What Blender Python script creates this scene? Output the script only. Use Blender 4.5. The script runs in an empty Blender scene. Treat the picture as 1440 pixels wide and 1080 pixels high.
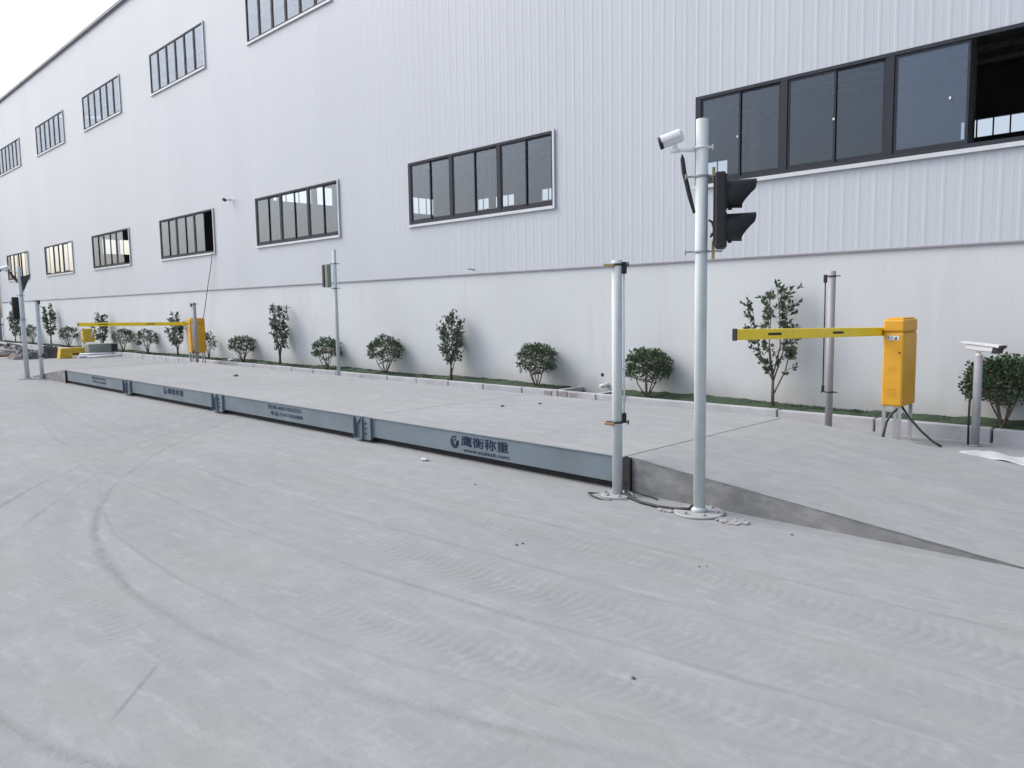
import bpy, bmesh, math, random
from mathutils import Vector, Matrix
S = bpy.context.scene
C = S.collection
# ------------------------------------------------------------------ camera
R = Matrix(((0.7074699, -0.05944039, 0.70423944),
            (0.70655514, 0.08248861, -0.70283388),
            (-0.01631501, 0.99481781, 0.10035613)))
cd = bpy.data.cameras.new('camera'); cam = bpy.data.objects.new('camera', cd); C.objects.link(cam)
cam.matrix_world = Matrix.Translation((0, 0, 1.6)) @ R.to_4x4()
cd.sensor_fit = 'HORIZONTAL'; cd.sensor_width = 36; cd.lens = 36*1090/1440
cd.clip_start = .05; cd.clip_end = 2000
S.camera = cam
# ------------------------------------------------------------------ world, sun, exposure
SUN_EL, SUN_AZ = math.radians(44), math.radians(243)      # azimuth clockwise from +Y
w = bpy.data.worlds.new('World'); S.world = w; w.use_nodes = True
wt = w.node_tree; wt.nodes.clear()
wo = wt.nodes.new('ShaderNodeOutputWorld'); bg = wt.nodes.new('ShaderNodeBackground')
sk = wt.nodes.new('ShaderNodeTexSky'); sk.sky_type = 'NISHITA'; sk.sun_disc = False
sk.sun_elevation = SUN_EL; sk.sun_rotation = SUN_AZ; sk.dust_density = 4.5; sk.air_density = 1.0; sk.ozone_density = 1.5
hs = wt.nodes.new('ShaderNodeHueSaturation'); hs.inputs['Saturation'].default_value = .68
wt.links.new(sk.outputs[0], hs.inputs['Color']); wt.links.new(hs.outputs[0], bg.inputs[0])
bg.inputs[1].default_value = .15
wt.links.new(bg.outputs[0], wo.inputs[0])
sl = bpy.data.lights.new('sun', 'SUN'); sl.energy = .42; sl.angle = math.radians(40); sl.color = (1, .975, .94)
so = bpy.data.objects.new('sun', sl); C.objects.link(so)
sd = Vector((math.sin(SUN_AZ)*math.cos(SUN_EL), math.cos(SUN_AZ)*math.cos(SUN_EL), math.sin(SUN_EL)))
so.rotation_euler = sd.to_track_quat('Z', 'Y').to_euler(); so.location = (-10, -10, 20)
S.view_settings.view_transform = 'Standard'; S.view_settings.look = 'None'
S.view_settings.exposure = 0.70; S.view_settings.gamma = 1.0

# ------------------------------------------------------------------ materials
def new_mat(name):
    m = bpy.data.materials.new(name); m.use_nodes = True
    nt = m.node_tree; return m, nt, nt.nodes['Principled BSDF']
def nd(nt, t, **kw):
    n = nt.nodes.new(t)
    for k, v in kw.items():
        if k in n.inputs.keys(): n.inputs[k].default_value = v
        else: setattr(n, k, v)
    return n
def math_n(nt, op, a, b=None, c=None, clamp=False):
    n = nt.nodes.new('ShaderNodeMath'); n.operation = op; n.use_clamp = clamp
    for i, v in enumerate((a, b, c)):
        if v is None: continue
        if isinstance(v, (int, float)): n.inputs[i].default_value = v
        else: nt.links.new(v, n.inputs[i])
    return n.outputs[0]
def coords(nt, scale=(1, 1, 1), rot=(0, 0, 0), kind='Object'):
    tc = nt.nodes.new('ShaderNodeTexCoord'); mp = nt.nodes.new('ShaderNodeMapping')
    mp.inputs['Scale'].default_value = scale; mp.inputs['Rotation'].default_value = rot
    nt.links.new(tc.outputs[kind], mp.inputs[0]); return mp.outputs[0]
def noise(nt, vec, scale, detail=4, rough=.55):
    n = nt.nodes.new('ShaderNodeTexNoise'); n.inputs['Scale'].default_value = scale
    n.inputs['Detail'].default_value = detail; n.inputs['Roughness'].default_value = rough
    nt.links.new(vec, n.inputs['Vector']); return n.outputs['Fac']
def ramp(nt, fac, stops):
    r = nt.nodes.new('ShaderNodeValToRGB'); nt.links.new(fac, r.inputs[0])
    while len(r.color_ramp.elements) < len(stops): r.color_ramp.elements.new(.5)
    for e, (p, c) in zip(r.color_ramp.elements, stops):
        e.position = p; e.color = (c[0], c[1], c[2], 1) if not isinstance(c, (int, float)) else (c, c, c, 1)
    return r.outputs[0]
def mixc(nt, fac, a, b, mode='MIX'):
    n = nt.nodes.new('ShaderNodeMix'); n.data_type = 'RGBA'; n.blend_type = mode
    if isinstance(fac, (int, float)): n.inputs[0].default_value = fac
    else: nt.links.new(fac, n.inputs[0])
    for i, v in ((6, a), (7, b)):
        if isinstance(v, tuple): n.inputs[i].default_value = (v[0], v[1], v[2], 1)
        else: nt.links.new(v, n.inputs[i])
    return n.outputs[2]
def bump(nt, p, h, strength=.3, dist=.01):
    b = nt.nodes.new('ShaderNodeBump'); b.inputs['Strength'].default_value = strength
    b.inputs['Distance'].default_value = dist
    nt.links.new(h, b.inputs['Height']); nt.links.new(b.outputs[0], p.inputs['Normal'])
def simple(name, c, rough=.5, metal=0., var=.12, scale=6., dirt=None, bmp=0.):
    m, nt, p = new_mat(name)
    v = coords(nt); f = noise(nt, v, scale, 5)
    a = tuple(x*(1-var) for x in c); b = tuple(min(1, x*(1+var)) for x in c)
    col = ramp(nt, f, [(.3, a), (.7, b)])
    if dirt:
        f2 = noise(nt, v, scale*2.7, 6, .7)
        col = mixc(nt, ramp(nt, f2, [(.52, 0.), (.75, .6)]), col, dirt)
    nt.links.new(col, p.inputs['Base Color'])
    p.inputs['Roughness'].default_value = rough; p.inputs['Metallic'].default_value = metal
    if bmp: bump(nt, p, noise(nt, v, scale*12, 4), bmp, .004)
    return m
M = {}
def dust_ground(name, c1, c2, tracks=True, deck=False):
    m, nt, p = new_mat(name); L = nt.links
    tc = nt.nodes.new('ShaderNodeTexCoord'); geo = tc.outputs['Object']
    big = noise(nt, geo, .35, 5, .6)
    col = ramp(nt, big, [(.3, c1), (.7, c2)])
    st = noise(nt, coords(nt, (.5, 3.0, 1), (0, 0, math.radians(-7))), 1.1, 6, .66)       # wheel-dragged dust streaks
    col = mixc(nt, ramp(nt, st, [(.36, .30), (.6, 0.)]), col, tuple(x*.84 for x in c1))
    st2 = noise(nt, coords(nt, (.8, 3.2, 1), (0, 0, math.radians(13))), 2.2, 6, .6)
    col = mixc(nt, ramp(nt, st2, [(.5, 0.), (.72, .3)]), col, tuple(min(1, x*1.16) for x in c2))
    mott = noise(nt, geo, 5.5, 6, .72)
    col = mixc(nt, ramp(nt, mott, [(.40, .35), (.56, 0.)]), col, tuple(x*.84 for x in c1))
    fine = noise(nt, geo, 26, 5, .7)
    col = mixc(nt, ramp(nt, fine, [(.35, .16), (.6, 0.)]), col, tuple(x*.72 for x in c1))
    warm = noise(nt, coords(nt, (1, 1.8, 1)), .9, 4)
    col = mixc(nt, ramp(nt, warm, [(.5, 0.), (.68, .5)]), col, (c1[0]*1.0, c1[1]*.99, c1[2]*.87))
    h = math_n(nt, 'ADD', math_n(nt, 'MULTIPLY', fine, .5), math_n(nt, 'ADD', math_n(nt, 'MULTIPLY', st, .8), math_n(nt, 'MULTIPLY', mott, 1.2)))
    if tracks:
        sp = nt.nodes.new('ShaderNodeSeparateXYZ'); L.new(geo, sp.inputs[0]); X, Y = sp.outputs[0], sp.outputs[1]
        wob = math_n(nt, 'MULTIPLY', math_n(nt, 'SUBTRACT', noise(nt, coords(nt, (.7, 2.5, 1)), 1.0, 3), .5), .55)
        tot = None; toth = None
        # centre line y = a + b(x+4) + c(x+4)^2
        for (a, b_, c_, wd, st_, tr) in ((1.50, .055, .083, .045, .85, 0), (1.24, .06, .085, .20, .75, 1), (.56, .10, .10, .045, .8, 0), (.30, .10, .10, .19, .8, 1),
                                    (2.05, .10, .05, .24, .75, 1), (1.80, .09, .06, .03, .5, 0), (2.95, .075, .012, .30, .85, 1), (2.62, .08, .015, .03, .6, 0), (3.30, .06, .01, .03, .5, 0),
                                    (3.80, .04, .0, .26, .7, 1), (4.10, .04, .0, .03, .5, 0), (2.5, -.22, -.03, .22, .55, 1), (-.35, .1, .1, .2, .7, 1), (.2, -.35, .04, .04, .5, 0)):
            xs = math_n(nt, 'ADD', X, 4.)
            yc = math_n(nt, 'ADD', math_n(nt, 'MULTIPLY', math_n(nt, 'ADD', math_n(nt, 'MULTIPLY', xs, c_), b_), xs), a)
            d = math_n(nt, 'ADD', math_n(nt, 'SUBTRACT', Y, yc), math_n(nt, 'MULTIPLY', wob, .22))
            ad = math_n(nt, 'ABSOLUTE', d)
            mask = math_n(nt, 'MULTIPLY', math_n(nt, 'SUBTRACT', wd*1.15, ad), 1/(wd*1.1), clamp=True)
            if tr:      # tread lugs
                ph = math_n(nt, 'ADD', math_n(nt, 'ADD', math_n(nt, 'MULTIPLY', X, 92.), math_n(nt, 'MULTIPLY', ad, 26.)), math_n(nt, 'MULTIPLY', math_n(nt, 'ADD', wob, math_n(nt, 'MULTIPLY', mott, .5)), 13.))
                lug = math_n(nt, 'ADD', math_n(nt, 'MULTIPLY', math_n(nt, 'SINE', ph), .22), .36)
                mask = math_n(nt, 'MULTIPLY', mask, lug)
            mask = math_n(nt, 'MULTIPLY', mask, st_*.85)
            tot = mask if tot is None else math_n(nt, 'MAXIMUM', tot, mask)
        patch = ramp(nt, noise(nt, coords(nt, (.5, 1.2, 1)), .8, 3), [(.38, .25), (.58, 1.)])
        tot = math_n(nt, 'MULTIPLY', tot, patch)
        tot = math_n(nt, 'MULTIPLY', tot, ramp(nt, noise(nt, geo, 11, 5, .75), [(.35, .1), (.56, 1.)]))
        col = mixc(nt, tot, col, (c1[0]*.66, c1[1]*.655, c1[2]*.62))
        h = math_n(nt, 'SUBTRACT', h, math_n(nt, 'MULTIPLY', tot, 1.6))
        # a slab joint running diagonally at the left
        q = math_n(nt, 'ADD', math_n(nt, 'MULTIPLY', math_n(nt, 'ADD', X, 3.2), .655), math_n(nt, 'MULTIPLY', math_n(nt, 'ADD', Y, -.93), .755))
        rr = math_n(nt, 'SUBTRACT', math_n(nt, 'MULTIPLY', math_n(nt, 'ADD', Y, -.93), .655), math_n(nt, 'MULTIPLY', math_n(nt, 'ADD', X, 3.2), .755))
        jm = math_n(nt, 'MULTIPLY', math_n(nt, 'SUBTRACT', .014, math_n(nt, 'ABSOLUTE', math_n(nt, 'ADD', q, math_n(nt, 'MULTIPLY', wob, .04)))), 110., clamp=True)
        jm = math_n(nt, 'MULTIPLY', jm, math_n(nt, 'MULTIPLY', math_n(nt, 'SUBTRACT', .3, math_n(nt, 'ABSOLUTE', math_n(nt, 'ADD', rr, -.25))), 8., clamp=True))
        col = mixc(nt, math_n(nt, 'MULTIPLY', jm, .45), col, tuple(x*.55 for x in c1))
    # stains and dark crumbs
    vo = nt.nodes.new('ShaderNodeTexVoronoi'); vo.inputs['Scale'].default_value = 1.7
    L.new(coords(nt, (1, 1.7, 1)), vo.inputs['Vector'])
    sp2 = math_n(nt, 'MULTIPLY', math_n(nt, 'SUBTRACT', .055, math_n(nt, 'ADD', vo.outputs['Distance'], math_n(nt, 'MULTIPLY', fine, .05))), 22., clamp=True)
    col = mixc(nt, math_n(nt, 'MULTIPLY', sp2, .6), col, (.13, .13, .12))
    vg = nt.nodes.new('ShaderNodeTexVoronoi'); vg.inputs['Scale'].default_value = 11.
    L.new(coords(nt, (1, 1.3, 1)), vg.inputs['Vector'])
    grit = math_n(nt, 'MULTIPLY', math_n(nt, 'SUBTRACT', .13, math_n(nt, 'ADD', vg.outputs['Distance'], math_n(nt, 'MULTIPLY', fine, .12))), 16., clamp=True)
    gpatch = ramp(nt, noise(nt, geo, .9, 4, .6), [(.45, 0.), (.62, 1.)])
    col = mixc(nt, math_n(nt, 'MULTIPLY', math_n(nt, 'MULTIPLY', grit, gpatch), .5), col, (.17, .17, .165))
    pale = noise(nt, coords(nt, (1.2, 5, 1), (0, 0, math.radians(-9))), 2.4, 6, .7)
    col = mixc(nt, ramp(nt, pale, [(.54, 0.), (.7, .5)]), col, tuple(min(1, x*1.13) for x in c2))
    if deck:
        rust = noise(nt, coords(nt, (1.2, 2.4, 1)), 2.2, 6, .75)
        col = mixc(nt, ramp(nt, rust, [(.62, 0.), (.74, .45)]), col, (.27, .25, .235))
        sc = noise(nt, coords(nt, (.9, 9, 1)), 1.1, 5, .7)
        col = mixc(nt, ramp(nt, sc, [(.62, 0.), (.75, .4)]), col, tuple(x*.72 for x in c1))
    L.new(col, p.inputs['Base Color']); p.inputs['Roughness'].default_value = .93
    p.inputs['Specular IOR Level'].default_value = .2
    bump(nt, p, h, .35, .012)
    return m
M['ground'] = dust_ground('dusty_concrete_ground', (.298, .314, .328), (.350, .367, .381))
M['deck'] = dust_ground('dusty_deck', (.322, .338, .354), (.372, .389, .404), False, True)
M['ramp'] = dust_ground('ramp_concrete', (.318, .334, .345), (.368, .384, .396), False)
def mat_clad():
    m, nt, p = new_mat('white_cladding')
    v = coords(nt, (1, 1, .15)); f = noise(nt, v, .5, 4); f2 = noise(nt, coords(nt, (3, 1, .12)), 1.5, 5, .6)
    col = ramp(nt, f, [(.3, (.470, .508, .563)), (.7, (.503, .542, .598))])
    col = mixc(nt, ramp(nt, f2, [(.55, 0.), (.8, .3)]), col, (.47, .475, .52))
    sp = nt.nodes.new('ShaderNodeSeparateXYZ'); nt.links.new(coords(nt), sp.inputs[0])
    wn = nt.nodes.new('ShaderNodeTexWhiteNoise'); wn.noise_dimensions = '1D'
    nt.links.new(math_n(nt, 'FLOOR', math_n(nt, 'MULTIPLY', sp.outputs[0], 1/1.2)), wn.inputs['W'])
    col = mixc(nt, math_n(nt, 'MULTIPLY', wn.outputs['Value'], .10), col, (.425, .455, .505))
    run = noise(nt, coords(nt, (9, 1, .22)), 1.0, 5, .65)
    col = mixc(nt, ramp(nt, run, [(.56, 0.), (.78, .28)]), col, (.41, .415, .45))
    nt.links.new(col, p.inputs['Base Color']); p.inputs['Roughness'].default_value = .42
    p.inputs['Specular IOR Level'].default_value = .35
    return m
M['clad'] = mat_clad()
def mat_plaster():
    m, nt, p = new_mat('white_plaster')
    v = coords(nt); f = noise(nt, v, .45, 5); f2 = noise(nt, coords(nt, (1.6, 1, .5)), 1.2, 5, .6)
    col = ramp(nt, f, [(.3, (.542, .572, .605)), (.7, (.592, .625, .655))])
    col = mixc(nt, ramp(nt, f2, [(.55, 0.), (.85, .4)]), col, (.53, .535, .54))
    sp = nt.nodes.new('ShaderNodeSeparateXYZ'); nt.links.new(v, sp.inputs[0])
    low = math_n(nt, 'MULTIPLY', math_n(nt, 'SUBTRACT', math_n(nt, 'ADD', .2, math_n(nt, 'MULTIPLY', f2, .5)), sp.outputs[2]), 3., clamp=True)   # splashed dirt
    col = mixc(nt, math_n(nt, 'MULTIPLY', low, .6), col, (.38, .37, .35))
    nt.links.new(col, p.inputs['Base Color']); p.inputs['Roughness'].default_value = .85
    stn = noise(nt, coords(nt, (3.2, 1, .35)), 1.0, 5, .65)
    col = mixc(nt, ramp(nt, stn, [(.55, 0.), (.75, .35)]), col, (.46, .465, .465))
    nt.links.new(col, p.inputs['Base Color'])
    bump(nt, p, noise(nt, v, 30, 4), .2, .005)
    return m
M['plaster'] = mat_plaster()
def mat_conc():
    m, nt, p = new_mat('grey_concrete')
    v = coords(nt); f = noise(nt, coords(nt, (1, 1, 2.2)), 3.2, 6, .62)
    col = ramp(nt, f, [(.3, (.15, .155, .155)), (.5, (.215, .22, .222)), (.70, (.33, .335, .34))])
    f2 = noise(nt, coords(nt, (4, 1, 1)), 5, 5, .7)
    col = mixc(nt, ramp(nt, f2, [(.6, 0.), (.8, .5)]), col, (.42, .43, .44))
    nt.links.new(col, p.inputs['Base Color']); p.inputs['Roughness'].default_value = .9
    bump(nt, p, noise(nt, v, 40, 5), .3, .006)
    return m
M['concrete'] = mat_conc()
M['kerb'] = simple('kerb_stone', (.42, .43, .46), .85, 0, .14, 2.5, (.30, .30, .29), .2)
M['brick'] = simple('reddish_block', (.27, .25, .245), .9, 0, .2, 8, (.2, .17, .16), .3)
M['soil'] = simple('soil', (.10, .085, .06), .95, 0, .25, 6, None, .4)
M['grassm'] = simple('green_ground_cover', (.032, .062, .032), .9, 0, .4, 9, (.10, .085, .06), .4)
M['girder'] = simple('blue_grey_girder_paint', (.135, .180, .215), .6, 0, .14, 2.6, (.19, .20, .20))
M['girder_light'] = simple('worn_girder_edge', (.34, .38, .40), .5, 0, .1, 5)
M['navy'] = simple('navy_lettering', (.004, .012, .045), .95, 0, .1, 9)
M['rubber'] = simple('black_rubber', (.02, .02, .022), .8, 0, .3, 9, (.06, .06, .06))
M['pole'] = simple('grey_pole_paint', (.54, .59, .60), .7, 0, .05, 2.2, (.36, .38, .37))
M['dusty'] = simple('dusty_steel', (.36, .375, .38), .8, 0, .1, 9, (.28, .29, .29))
M['mortar'] = simple('pale_mortar', (.34, .34, .35), .95, 0, .15, 20, (.24, .24, .24), .3)
M['galv'] = simple('galvanised_pole', (.34, .34, .37), .65, .1, .08, 4)
M['black'] = simple('black_plastic', (.014, .015, .018), .6, 0, .2, 9, (.05, .05, .055))
M['darkgrey'] = simple('dark_grey_metal', (.05, .05, .055), .5, .2, .2, 9)
M['brass'] = simple('brassy_clamp', (.42, .33, .14), .45, .5, .2, 14, (.2, .15, .08))
M['wood'] = simple('orange_wood_clip', (.45, .26, .14), .7, 0, .2, 14)
M['whitep'] = simple('white_painted_metal', (.74, .75, .77), .35, 0, .04, 5)
M['orange'] = simple('orange_cabinet_paint', (.70, .355, .02), .5, 0, .09, 2.2, (.52, .27, .06))
M['yellow'] = simple('yellow_arm_paint', (.99, .69, .015), .45, 0, .06, 3, (.72, .52, .08))
M['yellowdirty'] = simple('dirty_yellow_paint', (.66, .46, .05), .6, 0, .14, 5, (.35, .28, .1))
M['frame'] = simple('dark_window_frame', (.018, .023, .036), .75, 0, .15, 5)
M['trim'] = simple('white_flashing', (.56, .58, .62), .4, 0, .06, 3)
M['coping'] = simple('grey_coping', (.27, .26, .30), .5, 0, .1, 3)
M['bark'] = simple('brown_bark', (.14, .115, .10), .9, 0, .3, 20, (.2, .16, .13))
M['paper'] = simple('white_sheet', (.52, .54, .58), .7, 0, .06, 6, (.5, .5, .5))
M['indark'] = simple('interior_dark_steel', (.30, .30, .30), .7, 0, .2, 3)
M['inwall'] = simple('interior_wall', (.22, .22, .22), .8, 0, .15, .6)
M['infloor'] = simple('interior_floor', (.42, .41, .40), .8, 0, .15, .6)
M['incol'] = simple('interior_steel_column', (.60, .63, .63), .6, 0, .1, 3)
M['greybox'] = simple('grey_green_housing', (.23, .26, .23), .6, 0, .1, 4)
M['tarp'] = simple('dark_tarp', (.085, .085, .10), .7, 0, .4, 4, (.12, .1, .1))
M['pipe'] = simple('grey_pipe', (.30, .31, .32), .6, 0, .2, 5, (.2, .17, .15))
M['stone'] = simple('dark_pebble', (.15, .15, .145), .9, 0, .3, 30)
M['cable'] = simple('black_cable', (.02, .022, .024), .55, 0, .2, 9)
M['green'] = simple('dark_green_hose', (.025, .045, .04), .5, 0, .2, 9)
M['lens'] = simple('dark_lens', (.02, .03, .03), .15, 0, .2, 9)
M['slot'] = simple('black_slot', (.03, .025, .02), .7, 0, .2, 9)
def mat_leaf(name, a, b, c):
    m, nt, p = new_mat(name)
    geo = nt.nodes.new('ShaderNodeNewGeometry')
    col = ramp(nt, geo.outputs['Random Per Island'], [(0., a), (.5, b), (.96, c), (1., (.12, .08, .05))])
    nt.links.new(col, p.inputs['Base Color']); p.inputs['Roughness'].default_value = .42
    tr = nt.nodes.new('ShaderNodeBsdfTranslucent'); nt.links.new(col, tr.inputs[0])
    mx = nt.nodes.new('ShaderNodeMixShader'); mx.inputs[0].default_value = .22
    nt.links.new(p.outputs[0], mx.inputs[1]); nt.links.new(tr.outputs[0], mx.inputs[2])
    nt.links.new(mx.outputs[0], nt.nodes['Material Output'].inputs[0])
    return m
M['leaf_round'] = mat_leaf('round_shrub_leaf', (.028, .058, .032), (.055, .105, .05), (.10, .16, .075))
M['leaf_tall'] = mat_leaf('tall_shrub_leaf', (.04, .068, .048), (.07, .11, .07), (.12, .165, .10))
def mat_glass():
    m, nt, p = new_mat('tinted_window_glass'); nt.nodes.remove(p)
    tr = nt.nodes.new('ShaderNodeBsdfTransparent'); tr.inputs[0].default_value = (.86, .88, .90, 1)
    gl = nt.nodes.new('ShaderNodeBsdfGlossy'); gl.inputs['Roughness'].default_value = .03
    gl.inputs[0].default_value = (.74, .84, 1, 1)
    fr = nt.nodes.new('ShaderNodeLayerWeight'); fr.inputs[0].default_value = .5
    mx = nt.nodes.new('ShaderNodeMixShader')
    f = math_n(nt, 'ADD', math_n(nt, 'MULTIPLY', math_n(nt, 'POWER', fr.outputs[1], 2.2), .22), .05, clamp=True)      # coated glass
    nt.links.new(f, mx.inputs[0]); nt.links.new(tr.outputs[0], mx.inputs[1]); nt.links.new(gl.outputs[0], mx.inputs[2])
    nt.links.new(mx.outputs[0], nt.nodes['Material Output'].inputs[0])
    b = nt.nodes.new('ShaderNodeBump'); b.inputs['Strength'].default_value = .02; b.inputs['Distance'].default_value = .02
    nt.links.new(noise(nt, coords(nt), 1.6, 2), b.inputs['Height']); nt.links.new(b.outputs[0], gl.inputs['Normal'])
    return m
M['glass'] = mat_glass()

# ------------------------------------------------------------------ mesh helpers
class MB:
    def __init__(s): s.bm = bmesh.new()
    def box(s, x0, x1, y0, y1, z0, z1, bev=0):
        r = bmesh.ops.create_cube(s.bm, size=1)
        vs = r['verts']
        for v in vs:
            v.co = Vector((x0+(v.co.x+.5)*(x1-x0), y0+(v.co.y+.5)*(y1-y0), z0+(v.co.z+.5)*(z1-z0)))
        if bev:
            es = list({e for v in vs for e in v.link_edges})
            bmesh.ops.bevel(s.bm, geom=es, offset=bev, segments=2, profile=.5, affect='EDGES')
        return s
    def obox(s, c, size, rot=None, bev=0):
        n0 = len(s.bm.verts); s.bm.verts.ensure_lookup_table()
        before = set(s.bm.verts)
        hx, hy, hz = [q/2 for q in size]
        s.box(-hx, hx, -hy, hy, -hz, hz, bev)
        Mx = Matrix.Translation(c) @ (rot.to_4x4() if rot else Matrix())
        for v in s.bm.verts:
            if v not in before: v.co = Mx @ v.co
        return s
    def tube(s, pts, r, n=10, caps=True, smooth=True):
        pts = [Vector(p) for p in pts]; rs = r if isinstance(r, (list, tuple)) else [r]*len(pts)
        rings = []; up = Vector((0, 0, 1))
        prev = None
        for i, p in enumerate(pts):
            t = (pts[min(i+1, len(pts)-1)] - pts[max(i-1, 0)]).normalized()
            if prev is None:
                a = Vector((1, 0, 0)) if abs(t.z) > .9 else up
                u = t.cross(a).normalized()
            else:
                u = (prev - t*prev.dot(t)).normalized()
            prev = u; v = t.cross(u)
            rings.append([s.bm.verts.new(p + (u*math.cos(2*math.pi*k/n) + v*math.sin(2*math.pi*k/n))*rs[i]) for k in range(n)])
        for a, b in zip(rings, rings[1:]):
            for k in range(n):
                f = s.bm.faces.new((a[k], a[(k+1) % n], b[(k+1) % n], b[k])); f.smooth = smooth
        if caps:
            s.bm.faces.new(rings[0][::-1]); s.bm.faces.new(rings[-1])
        return s
    def poly(s, pts, thick=None):
        vs = [s.bm.verts.new(p) for p in pts]; s.bm.faces.new(vs); return s
    def prism(s, pts, vec):
        vec = Vector(vec); a = [s.bm.verts.new(Vector(p)) for p in pts]; b = [s.bm.verts.new(Vector(p)+vec) for p in pts]
        s.bm.faces.new(a[::-1]); s.bm.faces.new(b); n = len(a)
        for k in range(n): s.bm.faces.new((a[k], a[(k+1) % n], b[(k+1) % n], b[k]))
        return s
    def lathe(s, prof, c=(0, 0, 0), n=24, rot=None):
        c = Vector(c); rings = []
        for (r, z) in prof:
            ring = []
            for k in range(n):
                v = Vector((r*math.cos(2*math.pi*k/n), r*math.sin(2*math.pi*k/n), z))
                ring.append(s.bm.verts.new(c + (rot @ v if rot else v)))
            rings.append(ring)
        for a, b in zip(rings, rings[1:]):
            for k in range(n):
                f = s.bm.faces.new((a[k], a[(k+1) % n], b[(k+1) % n], b[k])); f.smooth = True
        s.bm.faces.new(rings[0][::-1]); s.bm.faces.new(rings[-1]); return s
    def build(s, name, mat, parent=None, fixn=True):
        if fixn: bmesh.ops.recalc_face_normals(s.bm, faces=s.bm.faces)
        me = bpy.data.meshes.new(name); s.bm.to_mesh(me); s.bm.free()
        me.materials.append(M[mat] if isinstance(mat, str) else mat)
        o = bpy.data.objects.new(name, me); C.objects.link(o)
        if parent:
            o.parent = parent; o.matrix_parent_inverse = Matrix.Translation(-parent.location) if False else Matrix()
            # children are modelled in world space: shift the mesh to the parent's frame
            inv = wmat(parent).inverted()
            me.transform(inv)
        return o
def wmat(o):
    m = Matrix.LocRotScale(o.location, o.rotation_euler, o.scale)
    return (wmat(o.parent) @ m) if o.parent else m
def tag(o, label=None, cat=None, group=None, kind=None):
    for k, v in (('label', label), ('category', cat), ('group', group), ('kind', kind)):
        if v: o[k] = v
    return o
def thing(name, label, cat, loc=(0, 0, 0), group=None, rz=0):
    o = bpy.data.objects.new(name, None); o.empty_display_size = .2; C.objects.link(o)
    o.location = loc; o.rotation_euler = (0, 0, rz)
    return tag(o, label, cat, group)
def copy_tree(o, parent=None):
    c = o.copy(); C.objects.link(c)
    if parent: c.parent = parent
    for ch in [q for q in bpy.data.objects if q.parent == o]: copy_tree(ch, c)
    return c
def text(name, body, x0, x1, z0, z1, y, parent, mat='navy', bold=.0):
    cu = bpy.data.curves.new(name, 'FONT'); cu.body = body; cu.size = 1; cu.resolution_u = 3
    t = bpy.data.objects.new(name, cu); C.objects.link(t)
    dg = bpy.context.evaluated_depsgraph_get(); dg.update()
    me = bpy.data.meshes.new_from_object(t.evaluated_get(dg)); bpy.data.objects.remove(t)
    xs = [v.co.x for v in me.vertices]; ys = [v.co.y for v in me.vertices]
    a, b, c, d = min(xs), max(xs), min(ys), max(ys); mb = MB()
    # the strokes are laid several times side by side to make the lettering bold
    offs = [(0, 0)] if not bold else [(-bold, 0), (bold, 0), (0, -bold*.5), (0, bold*.5), (0, 0)]
    for i, (ox, oz) in enumerate(offs):
        yy = y-.0008-.0002*i
        vs = [mb.bm.verts.new((x0+(v.co.x-a)/(b-a)*(x1-x0)+ox, yy, z0+(v.co.y-c)/(d-c)*(z1-z0)+oz)) for v in me.vertices]
        for p in me.polygons:
            try: mb.bm.faces.new([vs[k] for k in p.vertices])
            except ValueError: pass
    return mb.build(name, mat, parent, False)

# ------------------------------------------------------------------ ground
mb = MB()
xs = [-400, -60, -8, 0, 40, 400]; ys = [-400, -10, 0, 8, 44, 400]
g = [[mb.bm.verts.new((x, y, 0)) for y in ys] for x in xs]
for i in range(len(xs)-1):
    for j in range(len(ys)-1): mb.bm.faces.new((g[i][j], g[i+1][j], g[i+1][j+1], g[i][j+1]))
tag(mb.build('ground', 'ground'), 'pale dusty concrete yard with tyre tracks', None, None, 'structure')

# ------------------------------------------------------------------ factory building
WY = 10.45            # plaster face
X0, X1, YB = -49.85, 25.0, 42.3
WX = [-6.445, -13.44, -20.3, -27.1, -34.1, -40.8, -47.8]; WW = 4.14
WXR = [.5, 7.4, 14.3]
LOW, UP = (3.35, 4.64), (8.745, 10.01)
bld = thing('factory_building', 'long white factory hall with ribbed cladding and two rows of dark framed windows', 'building', (0, WY, 0))
def ribbed(mb, x0, x1, z0, z1, yf=10.405):
    pitch = .2; prof = [(0, 0), (.075, 0), (.085, -.0012), (.095, 0), (.145, 0), (.158, -.0023), (.184, -.0023), (.2, 0)]
    def yat(x):
        u = (x % pitch)
        for (a, p), (b, q) in zip(prof, prof[1:]):
            if a <= u <= b: return p+(q-p)*((u-a)/(b-a) if b > a else 0)
        return 0
    pts = [x0]
    k = math.floor(x0/pitch)
    while k*pitch < x1:
        for (a, _) in prof[:-1]:
            x = k*pitch+a
            if x0+1e-4 < x < x1-1e-4: pts.append(x)
        k += 1
    pts.append(x1)
    lo = [mb.bm.verts.new((x, yf+yat(x+1e-7), z0)) for x in pts]; hi = [mb.bm.verts.new((x, yf+yat(x+1e-7), z1)) for x in pts]
    for i in range(len(pts)-1): mb.bm.faces.new((lo[i], lo[i+1], hi[i+1], hi[i]))
allx = sorted(WX+WXR)
mb = MB(); cb = 2.245
for (z0, z1) in ((cb, LOW[0]), (LOW[1], UP[0]), (UP[1], 12.2)): ribbed(mb, X0, X1, z0, z1)
def wall_edges(row): return [X0]+[e for x in allx for e in (x, x+WW+(.35 if (row is LOW and x == WX[0]) else 0))]+[X1]
for (z0, z1) in (LOW, UP):
    edges = wall_edges(LOW if z0 < 5 else UP)
    for a, b in zip(edges[::2], edges[1::2]): ribbed(mb, a, b, z0, z1)
mb.build('cladding', 'clad', bld)
mb = MB()
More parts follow.
